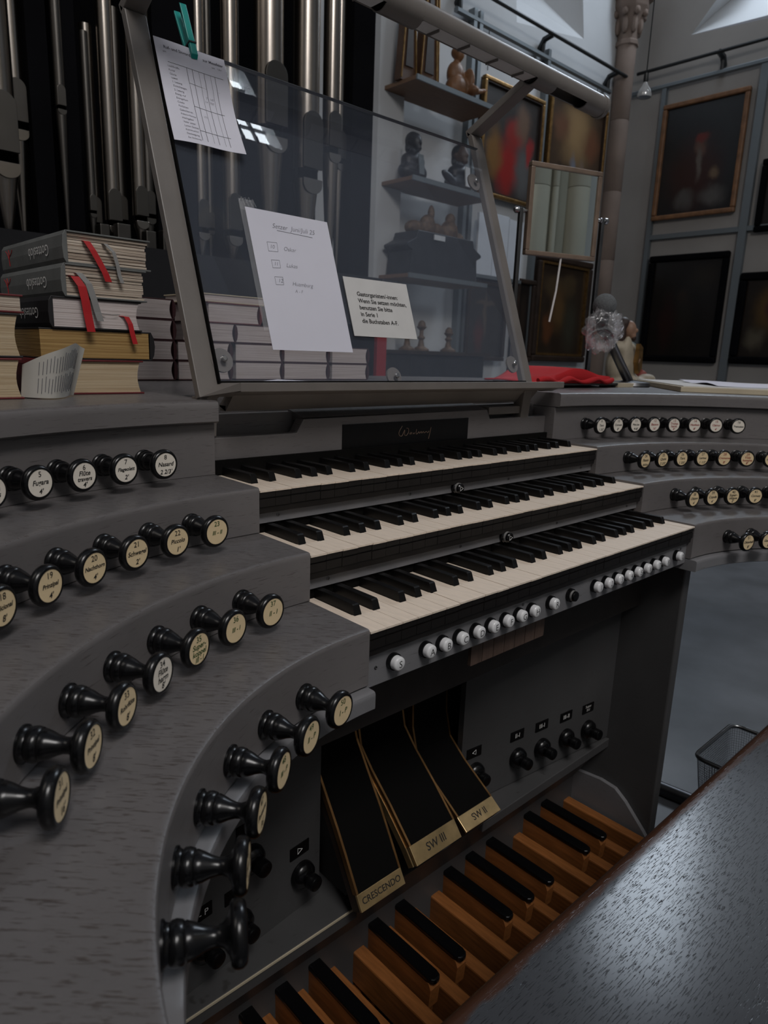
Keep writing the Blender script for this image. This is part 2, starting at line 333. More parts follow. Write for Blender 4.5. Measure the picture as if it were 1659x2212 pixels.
def text_mesh(body, size, shear=0.0, align='CENTER', bold=0.0):
    key = (body, size, shear, align, bold)
    if key in _tc: return _tc[key]
    cu = bpy.data.curves.new('t', 'FONT'); cu.body = body; cu.size = size; cu.shear = shear; cu.align_x = align; cu.align_y = 'CENTER'
    cu.offset = bold; cu.extrude = 0.0; cu.resolution_u = 3; cu.fill_mode = 'FRONT'
    ob = bpy.data.objects.new('t', cu); C.objects.link(ob)
    dg = bpy.context.evaluated_depsgraph_get(); me = ob.evaluated_get(dg).to_mesh()
    d = ([tuple(v.co) for v in me.vertices], [tuple(p.vertices) for p in me.polygons])
    ob.evaluated_get(dg).to_mesh_clear(); bpy.data.objects.remove(ob); bpy.data.curves.remove(cu)
    _tc[key] = d; return d
def lettering(lines, mt, parent, T, local=False, name='lettering', th=0.0):
    """lines: (text, size, x, y, shear, align, bold); flat letters laid on the surface given by T"""
    b = MB()
    for (tx, sz, x, y, sh, al, bo) in lines:
        vs, fs = text_mesh(tx, sz, sh, al, bo); b.add([T @ Vector((v[0] + x, v[1] + y, 0)) for v in vs], fs)
    me = bpy.data.meshes.new(name); me.from_pydata([tuple(v) for v in b.v], [], b.f); me.materials.append(M[mt]); me.update()
    return place(name, me, parent, local=local)

DY, DZ, W = 0.1041, 0.0572, 0.778
NW = 33; KW = W / NW

# ------------------------------------------------------------------ room
DW, EW, FL = 4.15, 7.58, -0.80
struct(MB().box(-5, 9, -5, 6, FL - 0.1, FL).obj('floor', 'floor'))
# back wall with a deep splayed window recess (bottom right corner at x 6.53, z 3.55)
b = MB(); b.box(-5, 3.2, DW, DW + 0.5, FL, 8); b.box(3.2, EW + 0.5, DW, DW + 0.5, FL, 3.0)
b.add([(3.2, DW, 3.0), (EW + .5, DW, 3.0), (EW + .5, DW, 8), (5.55, DW, 8), (6.53, DW, 3.55), (5.40, DW, 3.36), (4.6, DW, 8), (3.2, DW, 8)],
      [(0, 1, 2, 3, 4, 5, 6, 7)])
struct(b.obj('wall_back', 'plaster'))
b = MB(); b.add([(6.53, DW, 3.55), (5.40, DW, 3.36), (5.3, DW + .5, 3.9), (6.0, DW + .5, 4.1), (5.55, DW, 8), (5.2, DW + .5, 8), (4.6, DW, 8), (4.9, DW + .5, 8)],
                [(0, 1, 2, 3), (0, 3, 5, 4), (1, 6, 7, 2)])
struct(b.obj('trim_1', 'plaster'))
# right wall with a window recess whose lower left corner is at y 3.50, z 3.73
b = MB()
b.add([(EW, 6, FL), (EW, -5, FL), (EW, -5, 3.55), (EW, 2.73, 3.665), (EW, 3.504, 3.727), (EW, 6, 3.727)], [(0, 1, 2, 3, 4, 5)])
b.add([(EW, 6, 3.727), (EW, 3.504, 3.727), (EW, 3.0, 4.31), (EW, 3.0, 9), (EW, 6, 9)], [(0, 1, 2, 3, 4)])
b.add([(EW, -5, 3.55), (EW, 1.2, 3.63), (EW, 1.2, 9), (EW, -5, 9)], [(0, 1, 2, 3)])
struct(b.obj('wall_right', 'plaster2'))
b = MB(); b.add([(EW, 1.2, 3.63), (EW, 3.504, 3.727), (EW + .6, 3.1, 4.5), (EW + .6, 1.2, 4.5)], [(0, 1, 2, 3)])
b.add([(EW, 3.504, 3.727), (EW, 3.0, 4.31), (EW + .6, 2.9, 4.5), (EW + .6, 3.1, 4.5)], [(0, 1, 2, 3)])
b.add([(EW, 3.0, 4.31), (EW, 3.0, 9), (EW + .6, 2.9, 9), (EW + .6, 2.9, 4.5)], [(0, 1, 2, 3)])
struct(b.obj('trim_2', 'plaster'))
w1 = struct(MB().box(EW + .56, EW + .6, 1.2, 3.0, 4.5, 7.0).obj('window_1', 'window_pane'))
b = MB()
for k in range(1, 4): b.box(EW + .54, EW + .57, 1.2 + .45 * k - .02, 1.2 + .45 * k + .02, 4.5, 8.5)
for k in range(6): b.box(EW + .54, EW + .57, 1.2, 3.0, 4.9 + .62 * k, 4.93 + .62 * k)
b.obj('glazing_bar', 'iron', w1)
b = MB()
b.box(-5, 4.15, -3.7, -3.5, FL, 13); b.box(4.95, 9, -3.7, -3.5, FL, 13); b.box(4.15, 4.95, -3.7, -3.5, FL, 6.6); b.box(4.15, 4.95, -3.7, -3.5, 8.0, 13)
struct(b.obj('wall_front', 'plaster'))
w2 = struct(MB().box(4.15, 4.95, -3.68, -3.66, 6.6, 8.0).obj('window_2', 'window_bright'))
b = MB()
for k in range(1, 4): b.box(4.15 + .2 * k - .02, 4.15 + .2 * k + .02, -3.66, -3.63, 6.6, 8.0)
for k in range(5): b.box(4.15, 4.95, -3.66, -3.63, 6.8 + .25 * k, 6.83 + .25 * k)
b.obj('glazing_bar', 'iron', w2)
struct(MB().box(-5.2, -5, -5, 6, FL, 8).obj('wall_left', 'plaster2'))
# engaged sandstone shaft with capital in the corner, and the pale pilaster beside the organ case
col = MB()
for k in range(6):
    z0 = FL + k * 0.742
    col.lathe([(0.103, z0 + .001), (0.105, z0 + .004), (0.105, z0 + .736), (0.103, z0 + .741)], 20, Matrix.Translation((7.24, 4.06, 0)))
struct(col.obj('trim_3', 'sandstone', smooth=40))
cap = MB().lathe([(0.105, 3.64), (0.125, 3.655), (0.125, 3.69), (0.108, 3.71), (0.112, 3.80), (0.14, 3.92), (0.19, 4.00), (0.20, 4.02), (0.20, 4.07), (0.24, 4.10), (0.24, 4.25)], 8, Matrix.Translation((7.24, 4.06, 0)))
for k in range(8):
    a = 2 * pi * k / 8 + .2
    cap.ball((7.24 + .125 * cos(a), 4.06 + .125 * sin(a), 3.84), (.035, .035, .09), 0, 8, 6)
    cap.ball((7.24 + .165 * cos(a), 4.06 + .165 * sin(a), 3.95), (.035, .035, .04), 0, 8, 6)
cc = cap.obj('capital', 'sandstone', smooth=35); cc.parent = bpy.data.objects['trim_3']
struct(MB().box(3.58, 3.86, DW - 0.12, DW, FL, 8).obj('trim_4', 'plaster'))
# clustered pillar behind the player, seen in the mirror
b = MB()
for (x, y, r) in ((1.70, -2.70, .12), (1.935, -2.62, .10), (2.066, -2.58, .022), (2.235, -2.60, .078), (2.9, -2.9, .12)):
    for k in range(7):
        z0 = FL + .75 * k; b.lathe([(r - .001, z0 + .001), (r, z0 + .003), (r, z0 + .742), (r - .001, z0 + .747)], 20, Matrix.Translation((x, y, 0)))
b.box(1.5, 2.32, -3.3, -2.80, FL, 4.4)
struct(b.obj('trim_5', 'palestone', smooth=40))

# ------------------------------------------------------------------ organ console body
con = thing('organ_console', 'curved grey oak terraced organ console with stepped stop jambs', 'organ console', (0.389, 0.3, FL))
CL, CR = (-0.001, -0.365), (0.779, -0.365)
R = [0.365, 0.469, 0.573, 0.679]
ZT = [0.003, DZ + 0.004, 2 * DZ + 0.004]
def sector(prof, side, a1=82, n=44, a0=0.0):
    c = CL if side < 0 else CR; mb = MB(); vs = []; k = len(prof)
    for i in range(n + 1):
        a = rad(a0 + (a1 - a0) * i / n)
        for r, z in prof: vs.append((c[0] + side * r * sin(a), c[1] + r * cos(a), z))
    fs = [tuple(range(k)), tuple(n * k + j for j in range(k - 1, -1, -1))]
    for i in range(n):
        for j in range(k): fs.append((i * k + j, (i + 1) * k + j, (i + 1) * k + (j + 1) % k, i * k + (j + 1) % k))
    return mb.add(vs, fs)
def ring(r0, r1, z0, z1, bv):
    return [(r1, z0), (r0 + bv * .4, z0), (r0, z0 + bv * .4), (r0, z1 - bv * 2), (r0, z1 - bv), (r0 + bv * .3, z1 - bv * .3), (r0 + bv, z1), (r0 + bv * 2, z1), (r1, z1)]
def two_tone(o):
    for p_ in o.data.polygons: p_.material_index = 0 if abs(p_.normal.z) > .7 else 1
    return o
for side in (-1, 1):
    zb = -0.061
    for i in range(3):
        two_tone(sector(ring(R[i], R[i + 1] + .03, zb, ZT[i], 0.0030), side).obj('terrace', ['oak_tread', 'oak'], con, smooth=30))
        zb = ZT[i]
    sector(ring(R[3], R[3] + .12, ZT[2], 0.187, 0.0015), side).obj('upper_riser', 'oak', con, smooth=30)
    two_tone(sector(ring(R[3] - .012, 1.42, 0.188, 0.216, 0.005), side).obj('top_slab', ['oak_tread', 'oak'], con, smooth=30))
    sector(ring(R[0] - .012, R[0] + .05, -0.083, -0.0625, 0.0032), side).obj('rim_moulding', 'oak_rail', con, smooth=30)
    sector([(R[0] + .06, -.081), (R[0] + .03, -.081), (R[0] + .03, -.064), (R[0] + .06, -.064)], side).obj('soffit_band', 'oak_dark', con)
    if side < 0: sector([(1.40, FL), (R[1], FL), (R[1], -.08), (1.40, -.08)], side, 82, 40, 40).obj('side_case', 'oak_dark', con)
# flat top behind the music desk, and its back
MB().box(-.001, .779, .42, 1.05, .186, .2155).obj('centre_top', 'oak_tread', con, bevel=.003)
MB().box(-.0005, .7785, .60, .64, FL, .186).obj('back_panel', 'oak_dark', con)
# name board with its dropped ends
yb = 0.335
poly = [(-.0005, .118), (.7785, .118), (.7785, .168), (.596, .168), (.586, .186), (.158, .184), (.146, .164), (.047, .164), (-.0005, .164)]
MB().prism(poly, 1, yb, yb + .02).obj('name_board', 'oak', con, bevel=.0012)
poly = [(yb + .001, .186), (yb + .04, .1955), (yb + .04, .18), (yb + .02, .18)]
MB().prism(poly, 0, .158, .586).obj('name_board_cap', 'oak_tread', con)
MB().box(.004, .775, yb + .03, yb + .05, .150, .192).obj('back_board', 'oak', con)
npl = MB().box(.232, .531, yb - .0015, yb, .1335, .1725).obj('name_plate', 'ebony', con)
# signature-like lettering in thin gold strokes
def stroke(pts, w=.0010, n=6):
    out = []
    P_ = [Vector((x, 0, z)) for x, z in pts]
    P2 = [P_[0] + (P_[0] - P_[1])] + P_ + [P_[-1] + (P_[-1] - P_[-2])]
    for i in range(1, len(P2) - 2):
        for k in range(n):
            t = k / n; a, b2, c2, d = P2[i - 1], P2[i], P2[i + 1], P2[i + 2]
            out.append(0.5 * ((2 * b2) + (c2 - a) * t + (2 * a - 5 * b2 + 4 * c2 - d) * t * t + (3 * b2 - a - 3 * c2 + d) * t ** 3))
    out.append(P_[-1]); return out
g = MB(); x0, z0 = .357, .1495
for st in ([(0.004, .0155), (-.003, .006), (-.002, 0), (.004, -.001), (.010, .0085), (.010, .001), (.014, -.001), (.019, .004), (.0185, .0105), (.014, .0115)],
           [(.0215, .003), (.0235, .0005), (.0255, .004), (.0275, .0005)], [(.030, .003), (.032, .0008), (.034, .003)],
           [(.0385, .0085), (.0375, .001), (.041, .0008), (.0445, .004), (.046, .0012), (.050, .004), (.0515, .0012), (.0555, .0038), (.0575, .0012), (.063, .0035), (.066, .001), (.0695, .004)],
           [(.0745, .0105), (.071, -.003), (.069, -.0095)]):
    g.tube([(x0 + q.x, yb - .0018, z0 + q.z) for q in stroke(st)], .00042, 5)
g.obj('lettering', 'paint_gold', npl)
# boards between the manuals, slips
for k in (1, 2):
    MB().box(0, W, k * DY + .010, k * DY + .022, (k - 1) * DZ + .0132, k * DZ - .0305).obj('manual_board', 'oak_rail', con)
    for x in (.033, .27, .51, .74):
        MB().lathe([(.0022, 0), (.0022, .0006), (.0014, .001), (.0014, .0004)], 10, basis((1, 0, 0), (0, 0, 1), (0, -1, 0), (x, k * DY + .010, (k - 1) * DZ + .0215))).obj('screw', 'darksteel', con)
for k in range(3):
    MB().box(0.0005, W - .0005, k * DY + .0035, k * DY + .012, k * DZ - .0300, k * DZ - .0215).obj('key_slip', 'keybody', con, bevel=.001)
    MB().box(0.0005, W - .0005, k * DY + .012, k * DY + .13, k * DZ - .029, k * DZ - .024).obj('key_bed', 'keybody', con)
for k in range(3):
    MB().box(0.0005, W - .0005, k * DY + .1185, k * DY + .124, k * DZ - .022, k * DZ + .020).obj('light_stop', 'rubber', con)  # added black strip behind the keys, stops light leaking through the slit
# small black general pistons set in the boards
for (x, y, z, tx) in ((.371, 2 * DY + .010, .0785, '\u25b7'), (.368, DY + .010, .0215, '\u25b7')):
    T = basis((1, 0, 0), (0, 0, 1), (0, -1, 0), (x, y, z))
    ps = MB().lathe([(.0095, 0), (.0095, .004), (.0085, .005), (.0075, .006), (.0075, .013), (.0062, .0145)], 20, T).obj('piston', 'black', con, smooth=40)
    MB().lathe([(.0082, .0065), (.0082, .0095)], 20, T).obj('collar', 'ribbon_grey', ps)
    tri = MB()
    for a, c in (((-.003, .0035), (-.003, -.0035)), ((-.003, -.0035), (.0038, 0)), ((.0038, 0), (-.003, .0035))):
        tri.tube([T @ Vector((a[0], a[1], .0147)), T @ Vector((c[0], c[1], .0147))], .0003, 4)
    tri.obj('lettering', 'paint_white', ps)
# knee hole: fascia, kick board, treads, side boards
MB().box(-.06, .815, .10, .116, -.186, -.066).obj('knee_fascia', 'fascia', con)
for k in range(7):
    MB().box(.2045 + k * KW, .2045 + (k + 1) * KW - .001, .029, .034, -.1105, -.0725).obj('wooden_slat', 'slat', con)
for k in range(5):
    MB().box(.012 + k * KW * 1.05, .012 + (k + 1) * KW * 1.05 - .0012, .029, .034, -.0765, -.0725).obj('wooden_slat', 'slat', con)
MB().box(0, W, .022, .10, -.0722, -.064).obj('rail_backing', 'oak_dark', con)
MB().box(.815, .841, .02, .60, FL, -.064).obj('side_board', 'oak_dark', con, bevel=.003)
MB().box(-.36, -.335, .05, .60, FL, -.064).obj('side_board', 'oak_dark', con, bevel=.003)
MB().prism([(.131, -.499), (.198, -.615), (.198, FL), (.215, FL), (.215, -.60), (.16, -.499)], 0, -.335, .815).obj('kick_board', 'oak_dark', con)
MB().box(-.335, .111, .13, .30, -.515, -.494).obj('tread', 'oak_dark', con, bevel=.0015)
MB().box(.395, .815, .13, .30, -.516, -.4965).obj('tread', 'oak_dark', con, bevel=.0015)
MB().box(-.335, .111, .1283, .130, -.4965, -.4935).obj('tread_highlight', 'palewood', con)  # pale strip painted in as the bright highlight along the left tread edge
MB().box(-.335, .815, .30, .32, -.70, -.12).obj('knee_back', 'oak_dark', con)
b = MB().prism([(.205, -.60), (.135, -.593), (.10, -.597), (.075, -.615), (.03, -.66), (-.02, -.72), (-.05, -.735), (-.05, FL), (.205, FL)], 0, .8045, .8145)
b.obj('pedal_cheek', 'oak_rail', con)

# ------------------------------------------------------------------ keyboards
NOTES = 'CDEFGAB'; SH = {'C': -.0022, 'D': .0022, 'F': -.003, 'G': 0.0, 'A': .003}; HS, GAP = .0054, .0006
KL, KF = .118, .0490
def nat_mesh(note, first, last):
    i = NOTES.index(note); prev = NOTES[i - 1]
    xl = GAP / 2; xr = KW - GAP / 2
    tl = xl if (first or prev not in SH) else SH[prev] + HS + GAP
    tr = xr if (last or note not in SH) else KW + SH[note] - HS - GAP
    poly = [(xl, 0), (xr, 0), (xr, KF), (tr, KF), (tr, KL), (tl, KL), (tl, KF), (xl, KF)]
    b = MB(); b.prism(poly, 2, -.0022, 0, 0)
    inn = [(x, max(y, .0016)) for x, y in poly]
    b.prism(inn, 2, -.0092, -.0022, 1); b.prism([(x, max(y, .0034)) for x, y in poly], 2, -.0112, -.0092, 1); b.prism(inn, 2, -.0212, -.0112, 1)
    me = b.mesh('natural_key', ['ivory', 'keybody']); return me
def sharp_mesh():
    b = MB(); w0, w1 = HS, .0045; z0, z1 = -.002, .0118
    ys = [(KF - .0052, z0), (KF - .0005, z1 - .0012), (KF + .0012, z1), (KL, z1), (KL, z0)]
    vs = []
    for s in (-1, 1):
        for (y, z) in ys: t = max(0, (z - 0) / z1); vs.append((s * (w0 + (w1 - w0) * t), y, z))
    fs = [(0, 1, 2, 3, 4), (9, 8, 7, 6, 5)] + [(i, (i + 1) % 5, 5 + (i + 1) % 5, 5 + i) for i in range(5)]
    b.add(vs, fs); return b.mesh('sharp_key', 'ebony')
nm = {}; sm = sharp_mesh()
ORD = ('lowest of three, above the pistons', 'middle of three', 'uppermost, under the name plate')
for k in range(3):
    kb = thing('organ_keyboard', 'organ keyboard with ivory and black keys, ' + ORD[k], 'keyboard', (0, k * DY, k * DZ), group='manuals of the console')
    for i in range(NW):
        nt_ = NOTES[i % 7]; key = (nt_, i == 0, i == NW - 1)
        if key not in nm: nm[key] = nat_mesh(*key)
        dz_ = random.uniform(-.00025, .00025)
        place('natural_key', nm[key], kb, local=True, T=Matrix.Translation((i * KW, random.uniform(-.0003, .0003), dz_)))
        if nt_ in SH and i < NW - 1:
            o = place('sharp_key', sm, kb, bevel=.0006, segs=1, local=True, T=Matrix.Translation(((i + 1) * KW + SH[nt_], 0, random.uniform(-.0003, .0002))))

# ------------------------------------------------------------------ draw knobs
kb_ = MB().lathe([(.0128, 0), (.0128, .0016), (.0112, .0024), (.0104, .0044), (.0116, .0058), (.0120, .0085), (.0112, .0118), (.0101, .0127), (.0105, .0138), (.0090, .0180), (.0069, .0225), (.0055, .0270), (.0053, .0300), (.0066, .0335), (.0105, .0362), (.0158, .0376)], 26).mesh('shank', 'black', 50)
rm_ = MB().lathe([(.0155, .0372), (.0172, .0388), (.0178, .0410), (.0174, .0436), (.0160, .0455), (.0147, .0462), (.0139, .0460), (.0139, .0450)], 32).mesh('rim', 'black', 60)
dm_ = {k: MB().lathe([(.0139, .0449), (.0139, .0454), (.0136, .0456)], 32).mesh('name_disc', k) for k in ('white_disc', 'cream_disc')}
def knob(side, r, a, z, num, lines, disc, ink, label):
    c = CL if side < 0 else CR; ar = rad(a) * (-side)
    pos = (c[0] - r * sin(ar), c[1] + r * cos(ar), z); n = (sin(ar), -cos(ar), 0); x = (cos(ar), sin(ar), 0)
    t = thing('draw_knob', label, 'draw knob', T=basis(x, (0, 0, 1), n, pos), group='draw knobs of the %s jamb' % ('left' if side < 0 else 'right'))
    place('shank', kb_, t, local=True); place('rim', rm_, t, local=True); d = place('name_disc', dm_[disc], t, local=True)
    T = Matrix.Translation((0, 0, .04585)); L = [(num, .0076, 0, .0086, 0, 'CENTER', .00005)]
    n_ = len(lines); ys = {1: [-.0010], 2: [.0005, -.0085], 3: [.0025, -.0035, -.0095]}[n_]
    for s, y in zip(lines, ys):
        w = len(s); sz = .0070 if w <= 6 else (.0062 if w <= 8 else .0054)
        L.append((s, sz, 0, y, .22, 'CENTER', .00014))
    lettering(L, ink, d, T, local=True)
ROWS = {'III': (R[3], 8.5, 4.72, .147), 'II': (R[2], 9.6, 5.72, .088), 'I': (R[1], 11.8, 7.1, .028), 'P': (R[0], 14.8, 9.3, -.0365)}
LEFT = {'III': [('8', ['Nasard', "2 2/3'"]), ('7', ['Flageolett', "2'"]), ('6', ['Fl\u00fbte', 'travers', "4'"]), ('5', ['Fugara', "4'"]), ('4', ['Unda', 'maris', "8'"]), ('3', ['Gamba', "8'"])],
        'II': [('23', ['III - II']), ('22', ['Piccolo', "1'"]), ('21', ['Schwegel', "2'"]), ('20', ['Nachthorn', "4'"]), ('19', ['Prinzipal', "4'"]), ('18', ['Salicional', "8'"])],
        'I': [('37', ['II - I']), ('36', ['III - I']), ('35', ['Super-', 'koppel', 'III - I']), ('34', ['Fl\u00fbte', 'harm', "8'"]), ('33', ['Rohrfl\u00f6te', "8'"]), ('32', ['Prinzipal', "8'"]), ('31', ['Prinzipal', "16'"])],
        'P': [('50', ['I - P']), ('49', ['II - P']), ('48', ['III - P']), ('47', ['Posaune', "16'"]), ('46', ['Oktave', "8'"]), ('45', ['Subba\u00df', "16'"])]}
GREEN = {'23', '37', '36', '35', '50', '49', '48'}; WHITE = {'34'}
RN = {'III': 'top row', 'II': 'second row', 'I': 'third row', 'P': 'bottom row'}
for row, lst in LEFT.items():
    r, a0, st, z = ROWS[row]
    for k, (num, lines) in enumerate(lst):
        if num == '3': continue
        disc = 'white_disc' if (row == 'III' or num in WHITE) else 'cream_disc'
        if row == 'P' and k >= 3 or num in ('31', '32'): lab = 'black draw knob with %s disc, %s from keyboards in left jamb %s' % (disc.split('_')[0], ('first', 'second', 'third', 'fourth', 'fifth', 'sixth', 'seventh')[k], RN[row])
        else: lab = 'black draw knob with %s disc reading %s, left jamb %s' % (disc.split('_')[0], num + ' ' + ' '.join(lines[:1 if len(lines) < 3 else 2]), RN[row])
        knob(-1, r, a0 + st * k, z, num, lines, disc, 'ink_green' if num in GREEN else 'ink', lab)
RIGHT = {'III': [('9', ['Terz', "1 3/5'"], 0), ('10', ['Cornett', "8'"], 0), ('11', ['Plein Jeu', '4-6f'], 0), ('12', ['Basson', "16'"], 1), ('13', ['Tromp.', 'harm.', "8'"], 1), ('14', ['Hautbois', "8'"], 1), ('15', ['Clairon', "4'"], 1), ('16', ['Tremulant'], 0)],
         'II': [('24', ['Flauto', 'dolce'], 0), ('25', ['Quint', "2 2/3'"], 0), ('26', ['Terz', "1 3/5'"], 0), ('27', ['Larigot', "1 1/3'"], 0), ('28', ['Cromorne', "8'"], 1), ('29', ['Voix', 'humaine', "8'"], 1), ('30', ['Tremulant'], 0)],
         'I': [('38', ['Oktave', "4'"], 0), ('39', ['Copula', "4'"], 0), ('40', ['Super-', 'oktave', "2'"], 0), ('41', ['Cornett', "8'"], 0), ('42', ['Mixtur', '4f'], 0)],
         'P': [('51', ['Oktavba\u00df', "8'"], 0), ('52', ['Gedeckt', "8'"], 0), ('53', ['Choral', "4'"], 0)]}
ROWR = {'III': (8.9, 4.72), 'II': (10.4, 5.72), 'I': (13.0, 7.0), 'P': (17.6, 9.0)}
for row, lst in RIGHT.items():
    r, _, _, z = ROWS[row]; a0, st = ROWR[row]
    for k, (num, lines, red) in enumerate(lst):
        lab = 'black knob with %s disc%s, %s from keyboards, right jamb %s' % ('white' if row == 'III' else 'cream', ' and red letters' if red else '', ('first', 'second', 'third', 'fourth', 'fifth', 'sixth', 'seventh', 'eighth')[k], RN[row])
        knob(1, r, a0 + st * k, z + (.003 if row != 'P' else .005), num, lines, 'white_disc' if row == 'III' else 'cream_disc', 'ink_red' if red else 'ink', lab)

# ------------------------------------------------------------------ piston rail
pr = thing('piston_rail', 'grey oak rail of white lettered thumb pistons under the lowest manual', 'piston rail', (.389, .01, -.07))
MB().box(0.0005, W + .001, .010, .022, -.0705, -.0305).obj('rail_board', 'oak_rail', pr, bevel=.0008)
for x, z in ((.018, -.049), (.283, -.037), (.754, -.040)):
    MB().lathe([(.0021, 0), (.0021, .0006), (.0013, .0009), (.0013, .0003)], 10, basis((1, 0, 0), (0, 0, 1), (0, -1, 0), (x, .010, z))).obj('screw', 'darksteel', pr)
cm = MB().lathe([(.0098, 0), (.0100, .001), (.0098, .0052), (.0086, .0056)], 24).mesh('collar', 'black', 40)
hm = MB().lathe([(.0083, .004), (.0083, .0105), (.0078, .0122), (.0066, .0131), (.0030, .0134)], 24).mesh('cap', 'piston', 50)
hb = MB().lathe([(.0076, .004), (.0076, .0105), (.0070, .0120), (.0050, .0124)], 24).mesh('cap', 'black', 50)
PX = [(.043, 'S'), (.094, 'A'), (.122, 'B'), (.152, 'C'), (.183, 'D'), (.212, 'E'), (.242, 'F'), (.271, 'G'), (.300, 'H'), (.346, 'R'), (.396, ''), (.462, '1'), (.493, '2'), (.524, '3'), (.555, '4'), (.586, '5'), (.617, '6'), (.649, '7'), (.681, '8'), (.735, '0')]
for x, ch in PX:
    T = basis((1, 0, 0), (0, 0, 1), (0, -1, 0), (x, .0100, -.0480))
    p = place('piston', cm, pr, T=T)
    if ch:
        place('cap', hm, p, local=True)
        lettering([(ch, .0115, .0004, -.0004, 0 if ch.isalpha() else .15, 'CENTER', 0)], 'ink', p, Matrix.Translation((0, 0, .01345)), local=True)
    else:
        place('cap', hb, p, local=True); MB().lathe([(.0081, .0058), (.0081, .0085)], 24).obj('band', 'ribbon_grey', p, local=True)

# ------------------------------------------------------------------ toe studs
def toe_panel(xa, ya, xb, yb2, label, studs, ztop):
    d = Vector((xb - xa, yb2 - ya, 0)); L = d.length; d.normalize(); n = d.cross(Vector((0, 0, 1))); 
    if n.y > 0: n = -n
    t = thing('toe_stud_panel', label, 'toe stud panel', (xa, ya, -.494), group='toe stud panels')
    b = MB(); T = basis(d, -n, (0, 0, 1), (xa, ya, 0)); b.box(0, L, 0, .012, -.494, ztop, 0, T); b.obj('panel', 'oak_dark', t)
    for (x, zl, zs, tx) in studs:
        s = (x - xa) / (d.x); o = Vector((xa, ya, 0)) + d * s
        TL = basis(d, (0, 0, 1), n, o + Vector((0, 0, zl)))
        lp = MB().box(-.0175, .0175, -.0095, .0095, 0, .0015, 0, TL).obj('label_plate', 'ebony', t)
        if tx in ('<', '>'):
            tri = MB(); sg = 1 if tx == '>' else -1
            for a, c in (((-.004, .0045), (-.004, -.0045)), ((-.004, -.0045), (.0045, 0)), ((.0045, 0), (-.004, .0045))):
                tri.tube([TL @ Vector((sg * a[0], a[1], .0017)), TL @ Vector((sg * c[0], c[1], .0017))], .0004, 4)
            tri.obj('lettering', 'paint_white', lp)
        else:
            ls = tx.split('\n'); h = .0125 if len(ls) == 1 else .0080
            lettering([(q, h, 0, (.0042 - .0080 * i) if len(ls) > 1 else -.0005, 0, 'CENTER', 0) for i, q in enumerate(ls)], 'paint_white', lp, TL @ Matrix.Translation((0, 0, .0017)))
        TS = basis(d, (0, 0, 1), n, o + d * .004 + Vector((0, 0, zs)))
        st = MB().lathe([(.0195, 0), (.0200, .004), (.0180, .010), (.0120, .0140), (.0085, .0155), (.0085, .018)], 26, TS).obj('toe_stud', 'black', t, smooth=45)
        MB().lathe([(.0095, .0165), (.0108, .018), (.0110, .030), (.0100, .0322), (.0070, .0330)], 24, TS).obj('stud_head', 'black', st, smooth=45)
toe_panel(.388, .181, .8145, .136, 'grey knee panel with five black toe studs right of the swell pedals', [(.417, -.393, -.434, '<'), (.527, -.396, -.443, 'II-I'), (.595, -.398, -.446, 'III-I'), (.667, -.401, -.449, 'III-II'), (.736, -.404, -.452, 'Super\nIII-I')], -.18)
toe_panel(-.334, .136, .084, .186, 'shadowed knee panel with toe studs left of the crescendo pedal', [(.044, -.397, -.438, '>'), (-.065, -.396, -.444, 'I'), (-.046, -.312, -.358, 'C'), (-.119, -.391, -.440, 'II - P')], -.18)

# ------------------------------------------------------------------ swell shoes
def shoe(x0, x1, prof, tx, label, sz, side):
    w = x1 - x0; N = len(prof); P_ = [Vector((0, y, z)) for y, z in prof]
    nr = []
    for i in range(N):
        d = (P_[min(i + 1, N - 1)] - P_[max(i - 1, 0)]).normalized(); nr.append(Vector((0, -d.z, d.y)))
    def strip(i0, i1, h0, h1, xa, xb, name, mt_, par, bev=0):
        lo = [P_[i] + nr[i] * h0 for i in range(i0, i1 + 1)]; hi = [P_[i] + nr[i] * h1 for i in range(i0, i1 + 1)]
        poly = [(v.y, v.z) for v in lo] + [(v.y, v.z) for v in reversed(hi)]
        return MB().prism(poly, 0, xa, xb).obj(name, mt_, par, bevel=bev)
    t = thing('swell_pedal', label, 'swell pedal', (x0, prof[0][0], prof[0][1]), group='swell pedals')
    strip(0, N - 1, -.022, -.003, x0 + .001, x1 - .001, 'shoe_body', 'darkwood', t)
    strip(1, N - 1, -.003, .0008, x0 + .0035, x1 - .0035, 'tread_pad', 'rubber', t)
    for a in (x0, x1 - .0035): strip(1, N - 1, -.008, .0018, a, a + .0035, 'side_rail', 'rail_brass', t)
    if side: strip(0, N - 2, -.020, -.008, x0 - .001, x0 + .001, 'side_plate', 'brass', t)
    pl = strip(0, 1, -.003, .0015, x0, x1, 'toe_plate', 'brass', t, .0005)
    d = (P_[1] - P_[0]); L = d.length; d.normalize(); n = Vector((0, -d.z, d.y)); T = basis((1, 0, 0), d, n, Vector((x0, 0, 0)) + P_[0] + n * .0019)
    lettering([(tx, sz, w / 2, L * .5, 0, 'CENTER', .0001)], 'ink', pl, T)
    q = P_[N // 2] - nr[N // 2] * .02
    MB().tube([(x0 + w / 2, q.y, q.z), (x0 + w / 2, .298, q.z - .02)], .006, 8).obj('lever', 'darksteel', t)
shoe(.086, .170, [(.094, -.466), (.106, -.446), (.134, -.398), (.153, -.367), (.178, -.330), (.208, -.285), (.226, -.235)], 'CRESCENDO', 'crescendo pedal with black tread and worn brass plate, leftmost and lowest', .0125, 0)
shoe(.188, .286, [(.089, -.444), (.107, -.422), (.151, -.379), (.195, -.341), (.222, -.312), (.233, -.265)], 'SW III', 'middle swell pedal reading SW III, with bright brass edges', .0165, 1)
